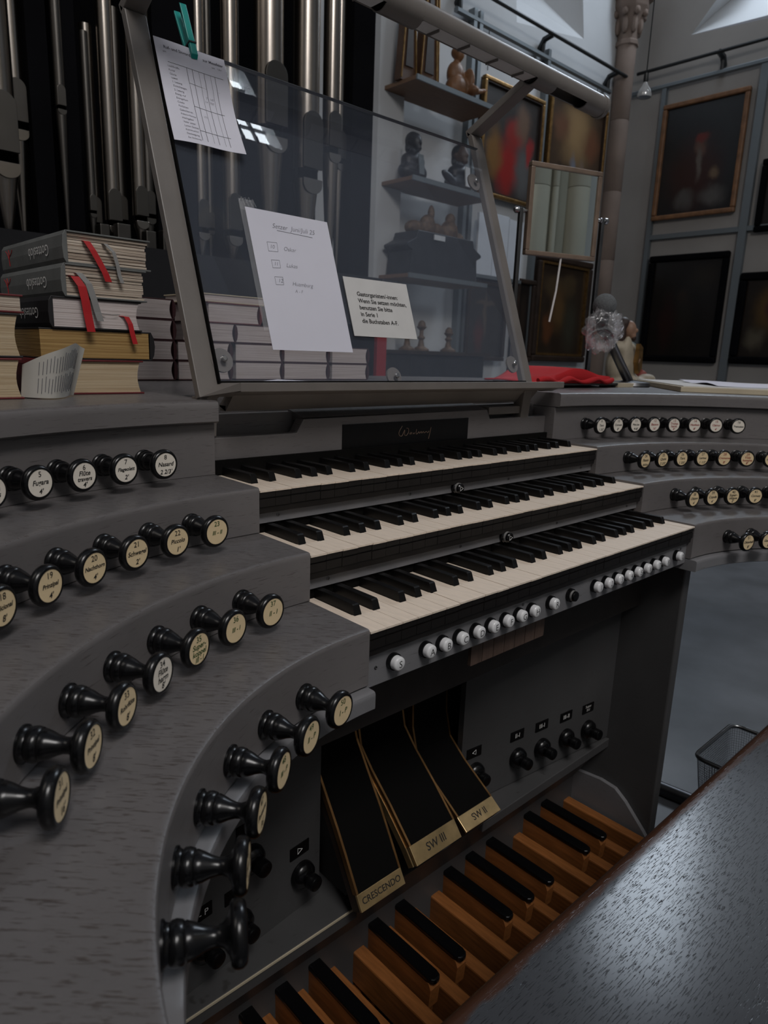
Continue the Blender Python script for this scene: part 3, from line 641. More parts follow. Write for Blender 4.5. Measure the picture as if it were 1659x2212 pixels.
shoe(.298, .384, [(.089, -.443), (.110, -.428), (.171, -.389), (.206, -.360), (.218, -.318), (.221, -.262)], 'SW II', 'right-hand swell pedal with brass plate reading SW II', .0150, 0)

# ------------------------------------------------------------------ pedal board
pb = thing('pedal_board', 'straight wooden pedal board with orange naturals and black-capped sharps', 'pedal board', (.25, 0, FL))
PP, ZS, ZN = .0608, -.628, -.664
XDS = .695    # d sharp of the top octave
names = []
# semitone list from the top: naturals positions relative to that sharp in natural-pitch units
nat_off = {'F5': 1.5, 'E5': .5, 'D5': -.5, 'C5': -1.5}
nats = [XDS + PP * (1.5 - k) for k in range(18)]
shp = []
seq = 'FEDCBAG'
for k in range(18):
    letter = seq[k % 7]
    nx = nats[k] + PP / 2
    if letter in 'DCAGF' and k > 0: shp.append(nx)
nmh = MB().box(-.0115, .0115, -.42, .225, -.060, 0).mesh('natural_pedal', 'pedal')
for x in nats: place('natural_pedal', nmh, pb, bevel=.003, segs=2, T=Matrix.Translation((x, 0, ZN)))
sb = MB(); sb.prism([(.060, -.046), (.057, -.010), (.062, 0), (.225, 0), (.225, -.10), (.072, -.10), (.068, -.06)], 0, -.0105, .0105)
sbm = sb.mesh('sharp_pedal', 'pedal')
cpm = MB(); cpm.prism([(-.0115, .066), (-.0095, .058), (-.0045, .053), (.0045, .053), (.0095, .058), (.0115, .066), (.0115, .225), (-.0115, .225)], 2, 0, .0095)
cpm = cpm.mesh('cap', 'black')
for x in shp:
    s_ = place('sharp_pedal', sbm, pb, T=Matrix.Translation((x, 0, ZS - .0095)))
    c_ = place('cap', cpm, s_, bevel=.003, segs=3, local=True)
for y in (-.40, -.10, .20): MB().box(-.33, .803, y - .02, y + .02, FL, ZN - .066).obj('cross_rail', 'pedal', pb)
MB().box(-.33, .803, .226, .25, FL, -.66).obj('heel_rail', 'pedal', pb)

# ------------------------------------------------------------------ bench
bn = thing('organ_bench', 'grey painted oak bench with a worn brown front edge', 'bench', (.3, -.37, FL))
ys_ = [(-.56, -.300), (-.56, -.254), (-.556, -.250)]
prof = [(-.212 + .012 * sin(t), -.262 + .012 * cos(t)) for t in [rad(q) for q in (0, 18, 36, 54, 72, 90)]] + [(-.200, -.288), (-.203, -.296), (-.212, -.300)]
poly = ys_ + [(-.225, -.250)] + prof
MB().prism(poly, 0, -.50, 1.20).obj('seat_board', 'bench', bn, smooth=35)
for x in (-.42, 1.08): MB().box(x, x + .04, -.52, -.24, FL, -.300).obj('end_panel', 'oak_dark', bn, bevel=.003)
MB().box(-.38, 1.08, -.50, -.47, -.62, -.55).obj('stretcher', 'oak_dark', bn)

# ------------------------------------------------------------------ waste bin and floor rail
wb = thing('waste_basket', 'small rectangular wire mesh waste basket on the floor beside the bench', 'waste basket', (1.08, -.08, FL))
x0, x1, y0, y1, zr = .955, 1.165, -.205, .006, -.535
def rrect(x0, x1, y0, y1, r, z, n=5):
    out = []
    for (cx, cy, a0) in ((x1 - r, y1 - r, 0), (x0 + r, y1 - r, 90), (x0 + r, y0 + r, 180), (x1 - r, y0 + r, 270)):
        for k in range(n + 1): a = rad(a0 + 90 * k / n); out.append((cx + r * cos(a), cy + r * sin(a), z))
    return out
MB().tube(rrect(x0, x1, y0, y1, .022, zr), .0048, 8, closed=True).obj('rim', 'rimsteel', wb, smooth=60)
b = MB(); top = rrect(x0, x1, y0, y1, .022, zr, 8); bot = rrect(x0 + .03, x1 - .03, y0 + .03, y1 - .03, .02, FL + .004, 8)
def along(loop, t):
    L = [(Vector(loop[(i + 1) % len(loop)]) - Vector(loop[i])).length for i in range(len(loop))]; tot = sum(L); d = t * tot
    for i, l in enumerate(L):
        if d <= l: return Vector(loop[i]).lerp(Vector(loop[(i + 1) % len(loop)]), d / max(l, 1e-9))
        d -= l
    return Vector(loop[0])
NV = 150
for k in range(NV): b.tube([along(top, k / NV), along(bot, k / NV)], .0004, 3)
for j in range(1, 46):
    f = j / 46; b.tube([along(top, i / 40).lerp(along(bot, i / 40), f) for i in range(40)], .0004, 3, closed=True)
o = b.obj('wire_mesh', 'darksteel', wb); o['kind'] = 'stuff'
MB().tube(bot, .004, 6, closed=True).add(bot, [tuple(range(len(bot)))]).obj('base', 'darksteel', wb)
o = tag(MB().tube([(1.155, .32, -.782), (1.165, .15, -.782), (1.175, .08, -.782), (1.20, -.10, -.782)], .017, 14).obj('floor_tube', 'tubesteel', smooth=60), 'round metal tube lying on the floor behind the side board', 'tube')

# ------------------------------------------------------------------ music desk
md = thing('music_desk', 'grey framed music desk with a leaning glass pane', 'music desk', (.387, .36, .216))
GN = Vector((0, -1, .36)).normalized(); GT = Vector((0, .36, 1)).normalized(); G0 = Vector((0, .327, .238))
GB = basis((1, 0, 0), GT, GN, G0)
AF = Vector((0, -.895, .446)); AU = Vector((0, .446, .895)); A0 = Vector((0, .512, .712))
AB = basis((1, 0, 0), AF, AU, A0)
for xa in (-.0140, .6900):
    MB().prism([(-.0178, -.018), (-.0178, -.006), (.506, -.006), (.522, -.018)], 0, xa, xa + .030, 0, basis((1, 0, 0), GT, GN, G0)).obj('side_post', 'frame', md, bevel=.0012)
    MB().box(xa, xa + .030, -.006, .158, 0, .014, 0, AB).obj('lamp_arm', 'frame', md, bevel=.0012)
    MB().prism([(.330, .219), (.335, .166), (.358, .166), (.352, .219)], 0, xa + .002, xa + .028).obj('bracket_foot', 'frame', md, bevel=.001)
# chamfered ledge ends
for sx, x0 in ((1, 0), (-1, .774)):
    f = lambda x, y, z: (x0 + sx * x, y, z)
    MB().add([f(-.013, .330, .2190), f(.0175, .333, .2370), f(.0195, .2825, .2400), f(.0195, .2812, .2300), f(.037, .330, .2190)],
             [(0, 1, 2), (0, 2, 3), (0, 3, 4), (1, 4, 3, 2), (0, 4, 1)]).obj('ledge_end', 'frame', md)
MB().prism([(.2815, .2402), (.2810, .2285), (.330, .2205), (.345, .2245), (.334, .2365)], 0, .0195, .7545).obj('ledge', 'frame', md, bevel=.0008)
MB().prism([(.330, .2205), (.345, .2245), (.368, .204), (.350, .1975)], 0, .037, .737).obj('ledge_back', 'frame', md)
MB().box(.037, .737, .350, .366, .1975, .205).obj('lower_rail', 'frame', md)
MB().box(.595, .692, .338, .356, .1755, .190).obj('support_arm', 'frame', md, bevel=.001)
MB().box(.0175, .690, .002, .474, -.005, 0, 0, GB).obj('glass_pane', 'glass', md)
MB().box(.0148, .0172, .001, .474, -.0055, .0006, 0, GB).obj('edge_seal', 'rubber', md)
MB().box(.0172, .690, .4738, .4752, -.0055, .0004, 0, GB).obj('polished_edge', 'tubesteel', md)
MB().box(.0148, .690, -.0012, .0018, -.0055, .0006, 0, GB).obj('edge_seal', 'rubber', md)
for (x, s, r) in ((.0285, .0323, .0165), (.3408, .0110, .0155), (.6655, .0367, .0165), (.6640, .404, .0165)):
    n_ = 24; pts = [(x + r * cos(2 * pi * k / n_), max(.001, s + r * sin(2 * pi * k / n_))) for k in range(n_)]
    cl = MB().prism(pts, 2, -.009, -.0055, 0, GB).obj('clip_disc', 'frame', md)
    MB().lathe([(.0045, 0), (.0045, .002), (.003, .0035)], 12, GB @ Matrix.Translation((x, s, .0002))).obj('clip_screw', 'steel', cl, smooth=40)

# ------------------------------------------------------------------ tube lamp
lp = thing('tube_lamp', 'long round metal lamp tube across the top of the music desk', 'lamp', (.39, .40, .79))
LY, LZ, LR = .366, .7905, .0208
def lampshell(xa, xb, a0, a1, n=20):
    b = MB(); vs = []
    for x in (xa, xb):
        for r in (LR, LR - .0018):
            for k in range(n + 1): a = rad(a0 + (a1 - a0) * k / n); vs.append((x, LY + r * sin(a), LZ + r * cos(a)))
    k = n + 1; fs = []
    for i in range(n):
        fs += [(i, i + 1, 2 * k + i + 1, 2 * k + i), (k + i, 3 * k + i, 3 * k + i + 1, k + i + 1), (i, k + i, k + i + 1, i + 1), (2 * k + i, 2 * k + i + 1, 3 * k + i + 1, 3 * k + i)]
    fs += [(0, 2 * k, 3 * k, k), (n, k + n, 3 * k + n, 2 * k + n)]
    return b.add(vs, fs)
# full tube pieces with slots cut in the underside
for xa, xb, slot in ((-.215, -.11, 1), (-.11, -.03, 0), (-.03, .31, 1), (.31, .385, 0), (.385, .685, 1), (.685, .745, 0), (.745, .850, 1), (.850, .915, 0)):
    lampshell(xa, xb, -128 if slot else -180, 128 if slot else 180).obj('tube_shell', 'frame', lp, smooth=50)
for xa, xb in ((-.03, .31), (.385, .685)):
    d_ = MB().box(xa + .004, xb - .004, LY - .014, LY + .014, LZ - .012, LZ - .008).obj('diffuser', 'paper_warm', lp)
    for k in range(4): MB().box(xa + .04 + k * (xb - xa - .08) / 3 - .001, xa + .04 + k * (xb - xa - .08) / 3 + .001, LY - .013, LY + .013, LZ - .016, LZ - .012).obj('louvre', 'frame', d_)
for xa in (-.228, .915): MB().lathe([(LR - .003, 0), (LR + .0015, .0015), (LR + .0015, .011), (LR - .003, .013)], 24, basis((0, 1, 0), (0, 0, 1), (1, 0, 0), (xa, LY, LZ))).obj('end_cap', 'frame', lp, smooth=40)

# ------------------------------------------------------------------ papers on the glass
def on_glass(x, s, h=0.0): return GB @ Vector((x, s, h))
def glassT(x, s, h): return GB @ Matrix.Translation((x, s, h))
def box_strokes(b, x, s, w, h, hh, r=.00035):
    q = [(x - w / 2, s - h / 2), (x + w / 2, s - h / 2 + .001), (x + w / 2 + .0006, s + h / 2), (x - w / 2, s + h / 2 - .0008)]
    for i in range(4): b.tube([on_glass(*q[i], hh), on_glass(*q[(i + 1) % 4], hh)], r, 4)
sh_ = tag(MB().box(.1085, .2555, .0465, .2545, .0010, .0016, 0, GB).obj('handwritten_sheet', 'paper'), 'white sheet with handwritten notes taped to the glass', 'paper sheet')
lettering([('Setzer  Juni/Juli 25', .0105, .187, .2325, .35, 'CENTER', -.0001), ('10', .0085, .1415, .2000, .3, 'CENTER', -.0001), ('Oskar', .0088, .1720, .1995, .35, 'CENTER', -.0001), ('11', .0080, .1425, .1745, .3, 'CENTER', -.0001), ('Lukas', .0088, .1700, .1745, .35, 'CENTER', -.0001), ('12', .0085, .1445, .1495, .3, 'CENTER', -.0001), ('Huamburg', .0088, .1830, .1470, .35, 'CENTER', -.0001), ('A - F', .0070, .1740, .1360, .3, 'CENTER', -.0001)], 'ink_grey', sh_, GB @ Matrix.Translation((0, 0, .0018)))
b = MB(); b.tube([on_glass(.156, .2265, .0018), on_glass(.220, .2245, .0018)], .0003, 4)
for s in (.2000, .1745, .1495): box_strokes(b, .1425, s, .0165 if s == .2 else .0135, .0145 if s == .2 else .0125, .0018, .00022)
b.obj('pencil_boxes', 'ink_grey', sh_)
b = MB()
n_ = 10
for i in range(n_):
    a = 2 * pi * i / n_
b.box(.1005, .1095, .075, .262, .0003, .0008, 0, GB); b.box(.1005, .125, .250, .266, .0003, .0009, 0, GB)
for k in range(4): b.tube([on_glass(.101 + .005 * k, .262 + .003 * sin(k * 2.1), .002), on_glass(.104 + .006 * k, .267 + .003 * sin(k * 3.3), .004), on_glass(.109 + .006 * k, .256, .002)], .0009, 5)
tag(b.obj('clear_tape', 'film'), 'crumpled strip of clear tape beside the handwritten sheet', 'tape')
cd = tag(MB().box(.2655, .4045, .0735, .1692, .0010, .0018, 0, GB).obj('notice_card', 'paper_warm'), 'small white printed notice card with five lines of German text', 'notice card')
lettering([(t, .0098, .2875, y, 0, 'LEFT', .00022) for t, y in (('Gastorganisten/-innen:', .1425), ('Wenn Sie setzen m\u00f6chten,', .1315), ('benutzen Sie bitte', .1205), ('in Serie 1', .1095), ('die Buchstaben A-F.', .0985))], 'ink', cd, GB @ Matrix.Translation((0, 0, .0020)))
# printed schedule, gently curled, held by the clothes peg
def sched_h(x, s): return .0012 + .010 * max(0, (.40 - s) / .075) ** 1.5 * (0.35 + .65 * (x - .016) / .105) + .0015 * sin((x - .016) * 60) * (1 if s < .42 else .3)
nx, ns = 16, 20; vs = []
for lay in (0, 1):
    for j in range(ns + 1):
        for i in range(nx + 1):
            x = .0155 + .1065 * i / nx; s = .3285 + .1455 * j / ns; vs.append(on_glass(x, s, sched_h(x, s) + lay * .0004))
fs = []; st = nx + 1; off = (nx + 1) * (ns + 1)
for j in range(ns):
    for i in range(nx):
        q = (j * st + i, j * st + i + 1, (j + 1) * st + i + 1, (j + 1) * st + i); fs.append(tuple(reversed(q))); fs.append(tuple(v + off for v in q))
sc = tag(MB().add(vs, fs).obj('printed_schedule', 'paper', smooth=80), 'small printed form with ruled columns pegged to the glass corner', 'paper form')
def on_sched(pts, r=.00022):
    return [on_glass(x, s, sched_h(x, s) + .0007) for x, s in pts]
b = MB()
for i, x in enumerate((.057, .0655, .0755, .0835, .0935, .1005)):
    b.tube(on_sched([(x, .4415 - k * .0106) for k in range(11)]), .00026 if i in (0, 1, 3, 5) else .00014, 4)
for s in (.4420, .4195, .3865, .3505):
    xs = [.030 + k * .007 for k in range(13)] if s > .44 else [.057 + k * .0053 for k in range(10)]
    b.tube(on_sched([(x, s) for x in xs]), .0002, 4)
b.obj('ruling', 'ink', sc)
b = MB()
def sched_text(tx, sz, x, s, bold=0, al='LEFT'):
    v_, f_ = text_mesh(tx, sz, 0, al, bold); b.add([on_glass(x + v[0], s + v[1], sched_h(x + v[0], s + v[1]) + .0006) for v in v_], f_)
sched_text('Ruf- und Singord.', .0058, .0275, .4625, .00012); sched_text('zur Messfeier', .0058, .0860, .4625, .00012); sched_text('am', .0040, .0255, .4560); sched_text('um', .0040, .0985, .4555); sched_text('Uhr', .0040, .1080, .4555)
for k, tx in enumerate(('Lied/Er\u00f6ffn.', 'Kyrie/', 'Gloria', 'Gebet', '1. Lesung', 'Zwischenges.', '2. Lesung', 'Evang.-ruf', 'Evangelium', 'Credo', 'F\u00fcrbitten', 'Gabenbereit.', 'Pr\u00e4fation/Sanctus', 'Hochgebet', 'Vater unser', 'Lamm Gottes', 'Kommunion', 'Danksagung', 'Zur Entlassung')):
    sched_text(tx, .0038 if len(tx) < 13 else .0032, .0285 + .0004 * k, .4365 - k * .0056)
sched_text('7.  147', .0046, .0800, .4055); sched_text('1+  707', .0046, .0770, .3995); sched_text('17/1', .0042, .0690, .3745)
me = bpy.data.meshes.new('lettering'); me.from_pydata([tuple(v) for v in b.v], [], b.f); me.materials.append(M['ink_grey']); place('lettering', me, sc)
# clothes peg
pg = thing('clothes_peg', 'teal plastic clothes peg clamping paper to the glass', 'clothes peg', on_glass(.072, .47))
PT = GB @ Matrix.Translation((.0725, .459, .0018)) @ Matrix.Rotation(rad(4), 4, 'Z')
def jaw(sgn, h0):
    pr_ = [(0, h0), (.004, h0 + sgn * .0045), (.022, h0 + sgn * .0056), (.026, h0 + sgn * .0048), (.074, h0 + sgn * .0062), (.076, h0 + sgn * .0040), (.030, h0 + sgn * .0012), (.020, h0)]
    return MB().prism(pr_, 0, -.0048, .0048, 0, PT)
jaw(1, .0004).obj('jaw', 'teal', pg, bevel=.0006); jaw(-1, -.0072).obj('jaw', 'teal', pg, bevel=.0006)
MB().box(-.0054, .0054, .0195, .0215, -.0150, .0072, 0, PT).obj('spring', 'iron', pg)

# ------------------------------------------------------------------ books
def book(x0, x1, y0, y1, z0, z1, label, cover, pages, spine=None, spine_y=False, layers=0, group=None, rot=0.0, lines=None, ribbons=(), ct=.0022, inset=.003, cat='book'):
    """a lying book; spine on side 'x0','x1','y1' or None (fore edges all round); pages inset from the cover boards"""
    t = thing('book', label, cat, ((x0 + x1) / 2, (y0 + y1) / 2, z0), group=group)
    c = Vector(((x0 + x1) / 2, (y0 + y1) / 2, 0)); T = Matrix.Translation(c) @ Matrix.Rotation(rot, 4, 'Z') @ Matrix.Translation(-c)
    b = MB(); b.box(x0, x1, y0, y1, z0, z0 + ct, 0, T); b.box(x0, x1, y0, y1, z1 - ct, z1, 0, T)
    h = z1 - z0
    if spine == 'x0':
        pr_ = [(x0, z0), (x0 - .0035, z0 + h * .15), (x0 - .0045, z0 + h * .5), (x0 - .0035, z0 + h * .85), (x0, z1), (x0 + .002, z1), (x0 + .002, z0)]
        b.prism(pr_, 1, y0, y1, 0, T)
    if spine == 'x1':
        pr_ = [(x1, z0), (x1 + .004, z0 + h * .2), (x1 + .0055, z0 + h * .5), (x1 + .004, z0 + h * .8), (x1, z1), (x1 - .002, z1), (x1 - .002, z0)]
        b.prism(pr_, 1, y0, y1, 0, T)
    cv = b.obj('cover', cover, t, bevel=.0006)
    b = MB(); n = max(1, layers); zz = z0 + ct; hh = (h - 2 * ct) / n
    for k in range(n):
        j = (lambda a: random.uniform(0, a)) if layers else (lambda a: 0)
        xa = x0 + (0 if spine == 'x0' else inset) + (0 if spine == 'x0' else j(.003)); xb = x1 - (0.004 if spine == 'x1' else inset) - j(.004)
        ya = y0 + inset - .001 + j(.0022); hk = hh * (1 if not layers else random.uniform(.72, .98))
        if pages == 'pages_tan' or pages == 'pages_white':   # hollow fore-edge on the right end
            m_ = 6; poly = [(xa, zz), (xb, zz)] + [(xb - .004 * sin(pi * q / m_), zz + hk * q / m_) for q in range(1, m_)] + [(xb, zz + hk), (xa, zz + hk)]
            b.prism(poly, 1, ya, y1 - inset, 0, T)
        else: b.box(xa, xb, ya, y1 - inset, zz, zz + hk, 0, T)
        zz += hh
    pgo = b.obj('page_block', pages, t)
    for (mt_, pts, w) in ribbons:
        MB().ribbon([T @ Vector(p) for p in pts], w, (1, 0, 0)).obj('ribbon', mt_, t)
    return t, cv, T
def spine_text(cv, x, ymid, zmid, body, size, mt='paint_white', xo=-.0048):
    # letters run along -Y on the spine that faces -X, standing on their heads
    T = basis((0, 1, 0), (0, 0, -1), (-1, 0, 0), (x + xo, ymid, zmid))
    lettering([(body, size, 0, 0, 0, 'CENTER', 0)], mt, cv, T)
def emblem(cv, x, y, z, xo=-.0048):
    g = MB()
    for pts in ([(0, .012), (.002, .002), (-.001, -.006), (.003, -.013)], [(.002, .001), (.010, -.009), (.017, -.012)], [(-.001, -.003), (-.010, -.007), (-.014, -.012)]):
        g.tube([(x + xo, y + a, z - c * .9) for a, c in pts], .0005, 4)
    g.obj('emblem', 'ribbon_red', cv)
Y0 = .448
zz = [.2162, .2608, .2995, .3385, .3790, .4185]
GB_ = 'front stack of hymn books on the left slab'
t1, c1, T1 = book(-.128, -.018, Y0 - .002, Y0 + .262, zz[4], zz[5], 'grey covered hymn book topmost on the left stack', 'cover_grey', 'pages', 'x0', layers=9, group=GB_,
    ribbons=[('ribbon_red', [(-.103, Y0 + .002, .4085), (-.103, Y0 - .004, .4075), (-.097, Y0 - .006, .398), (-.090, Y0 - .007, .385), (-.083, Y0 - .008, .371), (-.079, Y0 - .008, .3605)], .0085),
             ('ribbon_grey', [(-.080, Y0 + .002, .4080), (-.079, Y0 - .003, .4075), (-.070, Y0 - .006, .398), (-.066, Y0 - .007, .383), (-.064, Y0 - .007, .370), (-.061, Y0 - .008, .3605)], .0050)])
spine_text(c1, -.128, Y0 + .090, (zz[4] + zz[5]) / 2, 'Gotteslob', .0205); emblem(c1, -.128, Y0 + .219, (zz[4] + zz[5]) / 2)
t2, c2, T2 = book(-.133, -.026, Y0 - .004, Y0 + .260, zz[3], zz[4], 'grey covered hymn book second from the top with red and grey ribbons', 'cover_grey', 'pages', 'x0', layers=9, group=GB_,
    ribbons=[('ribbon_red', [(-.122, Y0 + .001, .3640), (-.121, Y0 - .006, .3635), (-.114, Y0 - .009, .352), (-.111, Y0 - .010, .335), (-.109, Y0 - .010, .318), (-.106, Y0 - .011, .2965)], .0105),
             ('ribbon_grey', [(-.117, Y0 + .001, .3690), (-.115, Y0 - .005, .3680), (-.105, Y0 - .008, .356), (-.100, Y0 - .009, .338), (-.096, Y0 - .009, .322), (-.093, Y0 - .010, .3105)], .0085)])
spine_text(c2, -.133, Y0 + .090, (zz[3] + zz[4]) / 2, 'Gotteslob', .0205); emblem(c2, -.133, Y0 + .219, (zz[3] + zz[4]) / 2)
t3, c3, T3 = book(-.150, -.034, Y0 - .002, Y0 + .262, zz[2], zz[3], 'black covered hymn book with pale pages below the two grey ones', 'cover_black', 'pages_white', 'x0', group=GB_,
    ribbons=[('ribbon_grey', [(-.096, Y0, .3215), (-.085, Y0 - .004, .3200), (-.075, Y0 - .004, .3195), (-.066, Y0 - .003, .3205)], .004),
             ('ribbon_red', [(-.063, Y0 + .001, .3190), (-.056, Y0 - .004, .3180), (-.052, Y0 - .006, .309), (-.050, Y0 - .007, .296), (-.047, Y0 - .008, .283)], .0068)])
spine_text(c3, -.150, Y0 + .075, (zz[2] + zz[3]) / 2, 'Gotteslob', .0195)
book(-.166, -.020, Y0 + .002, Y0 + .262, zz[1], zz[2], 'battered old book with gilt page edges and black spine', 'cover_black', 'pages_gold', 'x1', group=GB_, inset=.0005)
book(-.172, -.034, Y0 - .001, Y0 + .262, zz[0], zz[1], 'thick tan paged book at the bottom of the left stack', 'cover_red', 'pages_tan', 'x0', group=GB_, inset=.004)
GL = 'books at the left edge of the slab'
book(-.330, -.206, Y0 - .062, Y0 + .10, .2162, .2625, 'tan paged book lowest in the leftmost stack', 'cover_red', 'pages_tan', None, group=GL)
book(-.330, -.203, Y0 - .058, Y0 + .10, .2630, .3125, 'tan paged book in the middle of the leftmost stack', 'cover_black', 'pages_tan', None, group=GL)
book(-.330, -.198, Y0 - .056, Y0 + .10, .3130, .3335, 'thin red covered book topmost in the leftmost stack', 'cover_red', 'pages', None, group=GL)
tag(MB().box(-.30, -.198, Y0 + .045, Y0 + .12, .3337, .375).obj('black_case', 'cover_black', bevel=.004), 'black case on top of the leftmost books', 'case')
# curled printed page sticking out between the stacks
nx, ns = 18, 12; vs = []
def curl(u, v):
    # u along the page from the tucked-in left edge round to the free right edge, v upwards
    bulge = sin(pi * min(1.0, .12 + .95 * u))
    x = -.206 + .066 * u + v * (.004 + .006 * u)
    y = Y0 - .030 - .046 * bulge - .020 * v * u
    zb = .2175 - .0 * u; zt = .255 + .026 * sin(pi * .5 * min(1, u * 1.25)) - .006 * max(0, u - .8) * 5
    return Vector((x, y, zb + (zt - zb) * v + .001 * sin(u * 9) * v))
for lay in (0, 1):
    for j in range(ns + 1):
        for i in range(nx + 1): vs.append(curl(i / nx, j / ns) + Vector((0, -.0003 * lay, 0)))
fs = []; st = nx + 1; off = (nx + 1) * (ns + 1)
for j in range(ns):
    for i in range(nx):
        q = (j * st + i, j * st + i + 1, (j + 1) * st + i + 1, (j + 1) * st + i); fs.append(q); fs.append(tuple(v + off for v in reversed(q)))
cp = tag(MB().add(vs, fs).obj('curled_page', 'newsprint', smooth=80), 'curled loose printed page standing between the left book stacks', 'paper page')
b = MB()
for k in range(17):
    u = .18 + k * .047
    for j in range(2):
        v0 = .10 + .42 * j + random.uniform(0, .04); pts = [curl(u, v0 + random.uniform(.30, .36) * q / 5) + Vector((0, -.0009, 0)) for q in range(6)]
        b.tube(pts, .0003, 4)
b.obj('print_lines', 'ink_grey', cp)
# rows of white-paged books along the back of the console top
GBK = 'white paged hymn books stacked along the console back'
Zb = [.2163, .2545, .2925, .3310, .3690]
def back_col(x0, x1, y, n, col, spine='x1', zs=Zb, dx=None):
    for k in range(n):
        d = (dx or [0] * 9)[k]
        book(x0 + d, x1 + d, y, y + .16, zs[k], zs[k + 1] - .0004, 'white paged red-spined hymn book, %s layer of %s' % (('bottom', 'second', 'third', 'top', 'fifth')[k], col), 'cover_wine', 'pages_white', spine, group=GBK, inset=.0015)
back_col(.060, .184, .792, 4, 'the column left of the music desk post')
back_col(.192, .310, .796, 3, 'the column hidden behind the desk post', dx=[0, .0, .012])
back_col(.330, .450, .812, 3, 'the column under the glass left corner', dx=[0, 0, 0])
book(.270, .395, .815, .97, .3310, .3715, 'white paged hymn book lying across two columns behind the glass', 'cover_red', 'pages_white', 'x1', group=GBK)
book(.255, .425, .82, .98, .3720, .3885, 'thin pale book on top of the stack behind the glass', 'palewood', 'pages_white', None, group=GBK)
back_col(.456, .582, .815, 2, 'the column behind the handwritten sheet')
back_col(.592, .706, .815, 2, 'the rightmost column behind the glass')
tag(MB().add([(.30, .62, .2158), (.52, .64, .2158), (.50, .72, .217), (.36, .70, .223), (.28, .68, .218)], [(0, 1, 2, 3, 4)]).obj('loose_sheet', 'paper'), 'loose white sheet lying behind the glass', 'paper sheet')

# ------------------------------------------------------------------ objects on the right slab
# table mirror on two posts
mx = Vector((.94, -.34, 0)).normalized(); mn = Vector((-.34, -.94, 0)).normalized(); mc = Vector((1.2035, .6207, .6575))
tilt = Matrix.Rotation(rad(0), 3, mx); mu = Vector((0, 0, 1))
mr = thing('table_mirror', 'framed tilting mirror on two slim posts behind the music desk', 'mirror', (mc.x, mc.y, .216))
MT = basis(mx, mu, mn, mc); hw, hh = .112, .112
MB().box(-hw + .010, hw - .010, -hh + .010, hh - .010, -.002, .0015, 0, MT).obj('mirror_glass', 'mirror', mr)
for (a, b2, c, d) in ((-hw, hw, hh - .012, hh), (-hw, hw, -hh, -hh + .012), (-hw, -hw + .012, -hh + .012, hh - .012), (hw - .012, hw, -hh + .012, hh - .012)):
    MB().box(a, b2, c, d, -.010, .006, 0, MT).obj('frame_bar', 'mirror_frame', mr, bevel=.002)
MB().box(-hw + .002, hw - .002, -hh + .002, hh - .002, -.012, -.003, 0, MT).obj('back_plate', 'darkwood', mr)
for s in (-1, 1):
    pz = -.006
    base = MT @ Vector((s * .130, pz, -.004))
    MB().box(s * .130 - .005, s * .130 + .005, .216 - mc.z, pz + .006, -.009, .003, 0, MT).obj('post', 'darksteel', mr, bevel=.001)
    TP = MT @ basis((0, 1, 0), (0, 0, 1), (1, 0, 0), (0, pz, -.003))
    MB().lathe([(.004, s * .108), (.0045, s * .122), (.007, s * .123), (.007, s * .127), (.0045, s * .128), (.0045, s * .137), (.008, s * .138), (.0085, s * .145), (.005, s * .150)], 14, TP).obj('pivot_knob', 'steel', mr, smooth=45)
MB().box(-.14, .14, .216 - mc.z, .222 - mc.z, -.05, .05, 0, MT).obj('foot_plate', 'darksteel', mr, bevel=.002)
MB().tube([MT @ Vector((0.004, -hh, 0)), MT @ Vector((-.004, -hh - .085, .002)), MT @ Vector((-.020, -hh - .165, .006))], .0028, 6).obj('pull_rod', 'paper_warm', mr)
# microphone with a foam ball, wrapped in film
mk = thing('microphone', 'desk microphone with grey foam ball leaning on a slanted stem', 'microphone', (1.375, .48, .216))
bc = Vector((1.215, .48, .422))
MB().lathe([(.055, .216), (.058, .219), (.055, .228), (.02, .232)], 24, Matrix.Translation((1.385, .48, 0))).obj('base', 'darksteel', mk, smooth=40)
MB().tube([(1.385, .48, .228), (1.30, .48, .300), (1.245, .48, .350)], [.013, .0125, .012], 12).obj('stem', 'darksteel', mk, smooth=50)
MB().tube([(1.245, .48, .350), (1.205, .475, .362), (1.205, .478, .385), bc], [.013, .014, .017, .022], 14).obj('swivel', 'black', mk, smooth=50)
MB().ball(bc, .0295, 0, 24, 16).obj('foam_ball', 'foam', mk, smooth=80)
fm = bmesh.new(); bmesh.ops.create_icosphere(fm, subdivisions=5, radius=1)
rnd = random.Random(3)
ph = [(rnd.uniform(3, 11), rnd.uniform(3, 11), rnd.uniform(3, 11), rnd.uniform(0, 6)) for _ in range(5)]
for v in fm.verts:
    d = sum(abs(sin(v.co.x * a + v.co.y * b2 + v.co.z * c + e)) for a, b2, c, e in ph) / 5 - .55
    k = 1 + 1.3 * d; v.co = Vector((v.co.x * .048 * k - v.co.z * -.008 + 1.213, v.co.y * .030 * k + .475, v.co.z * .044 * k + .362))
me = bpy.data.meshes.new('plastic_wrap'); fm.to_mesh(me); fm.free(); me.materials.append(M['film'])
me.polygons.foreach_set('use_smooth', [True] * len(me.polygons)); place('plastic_wrap', me, mk)
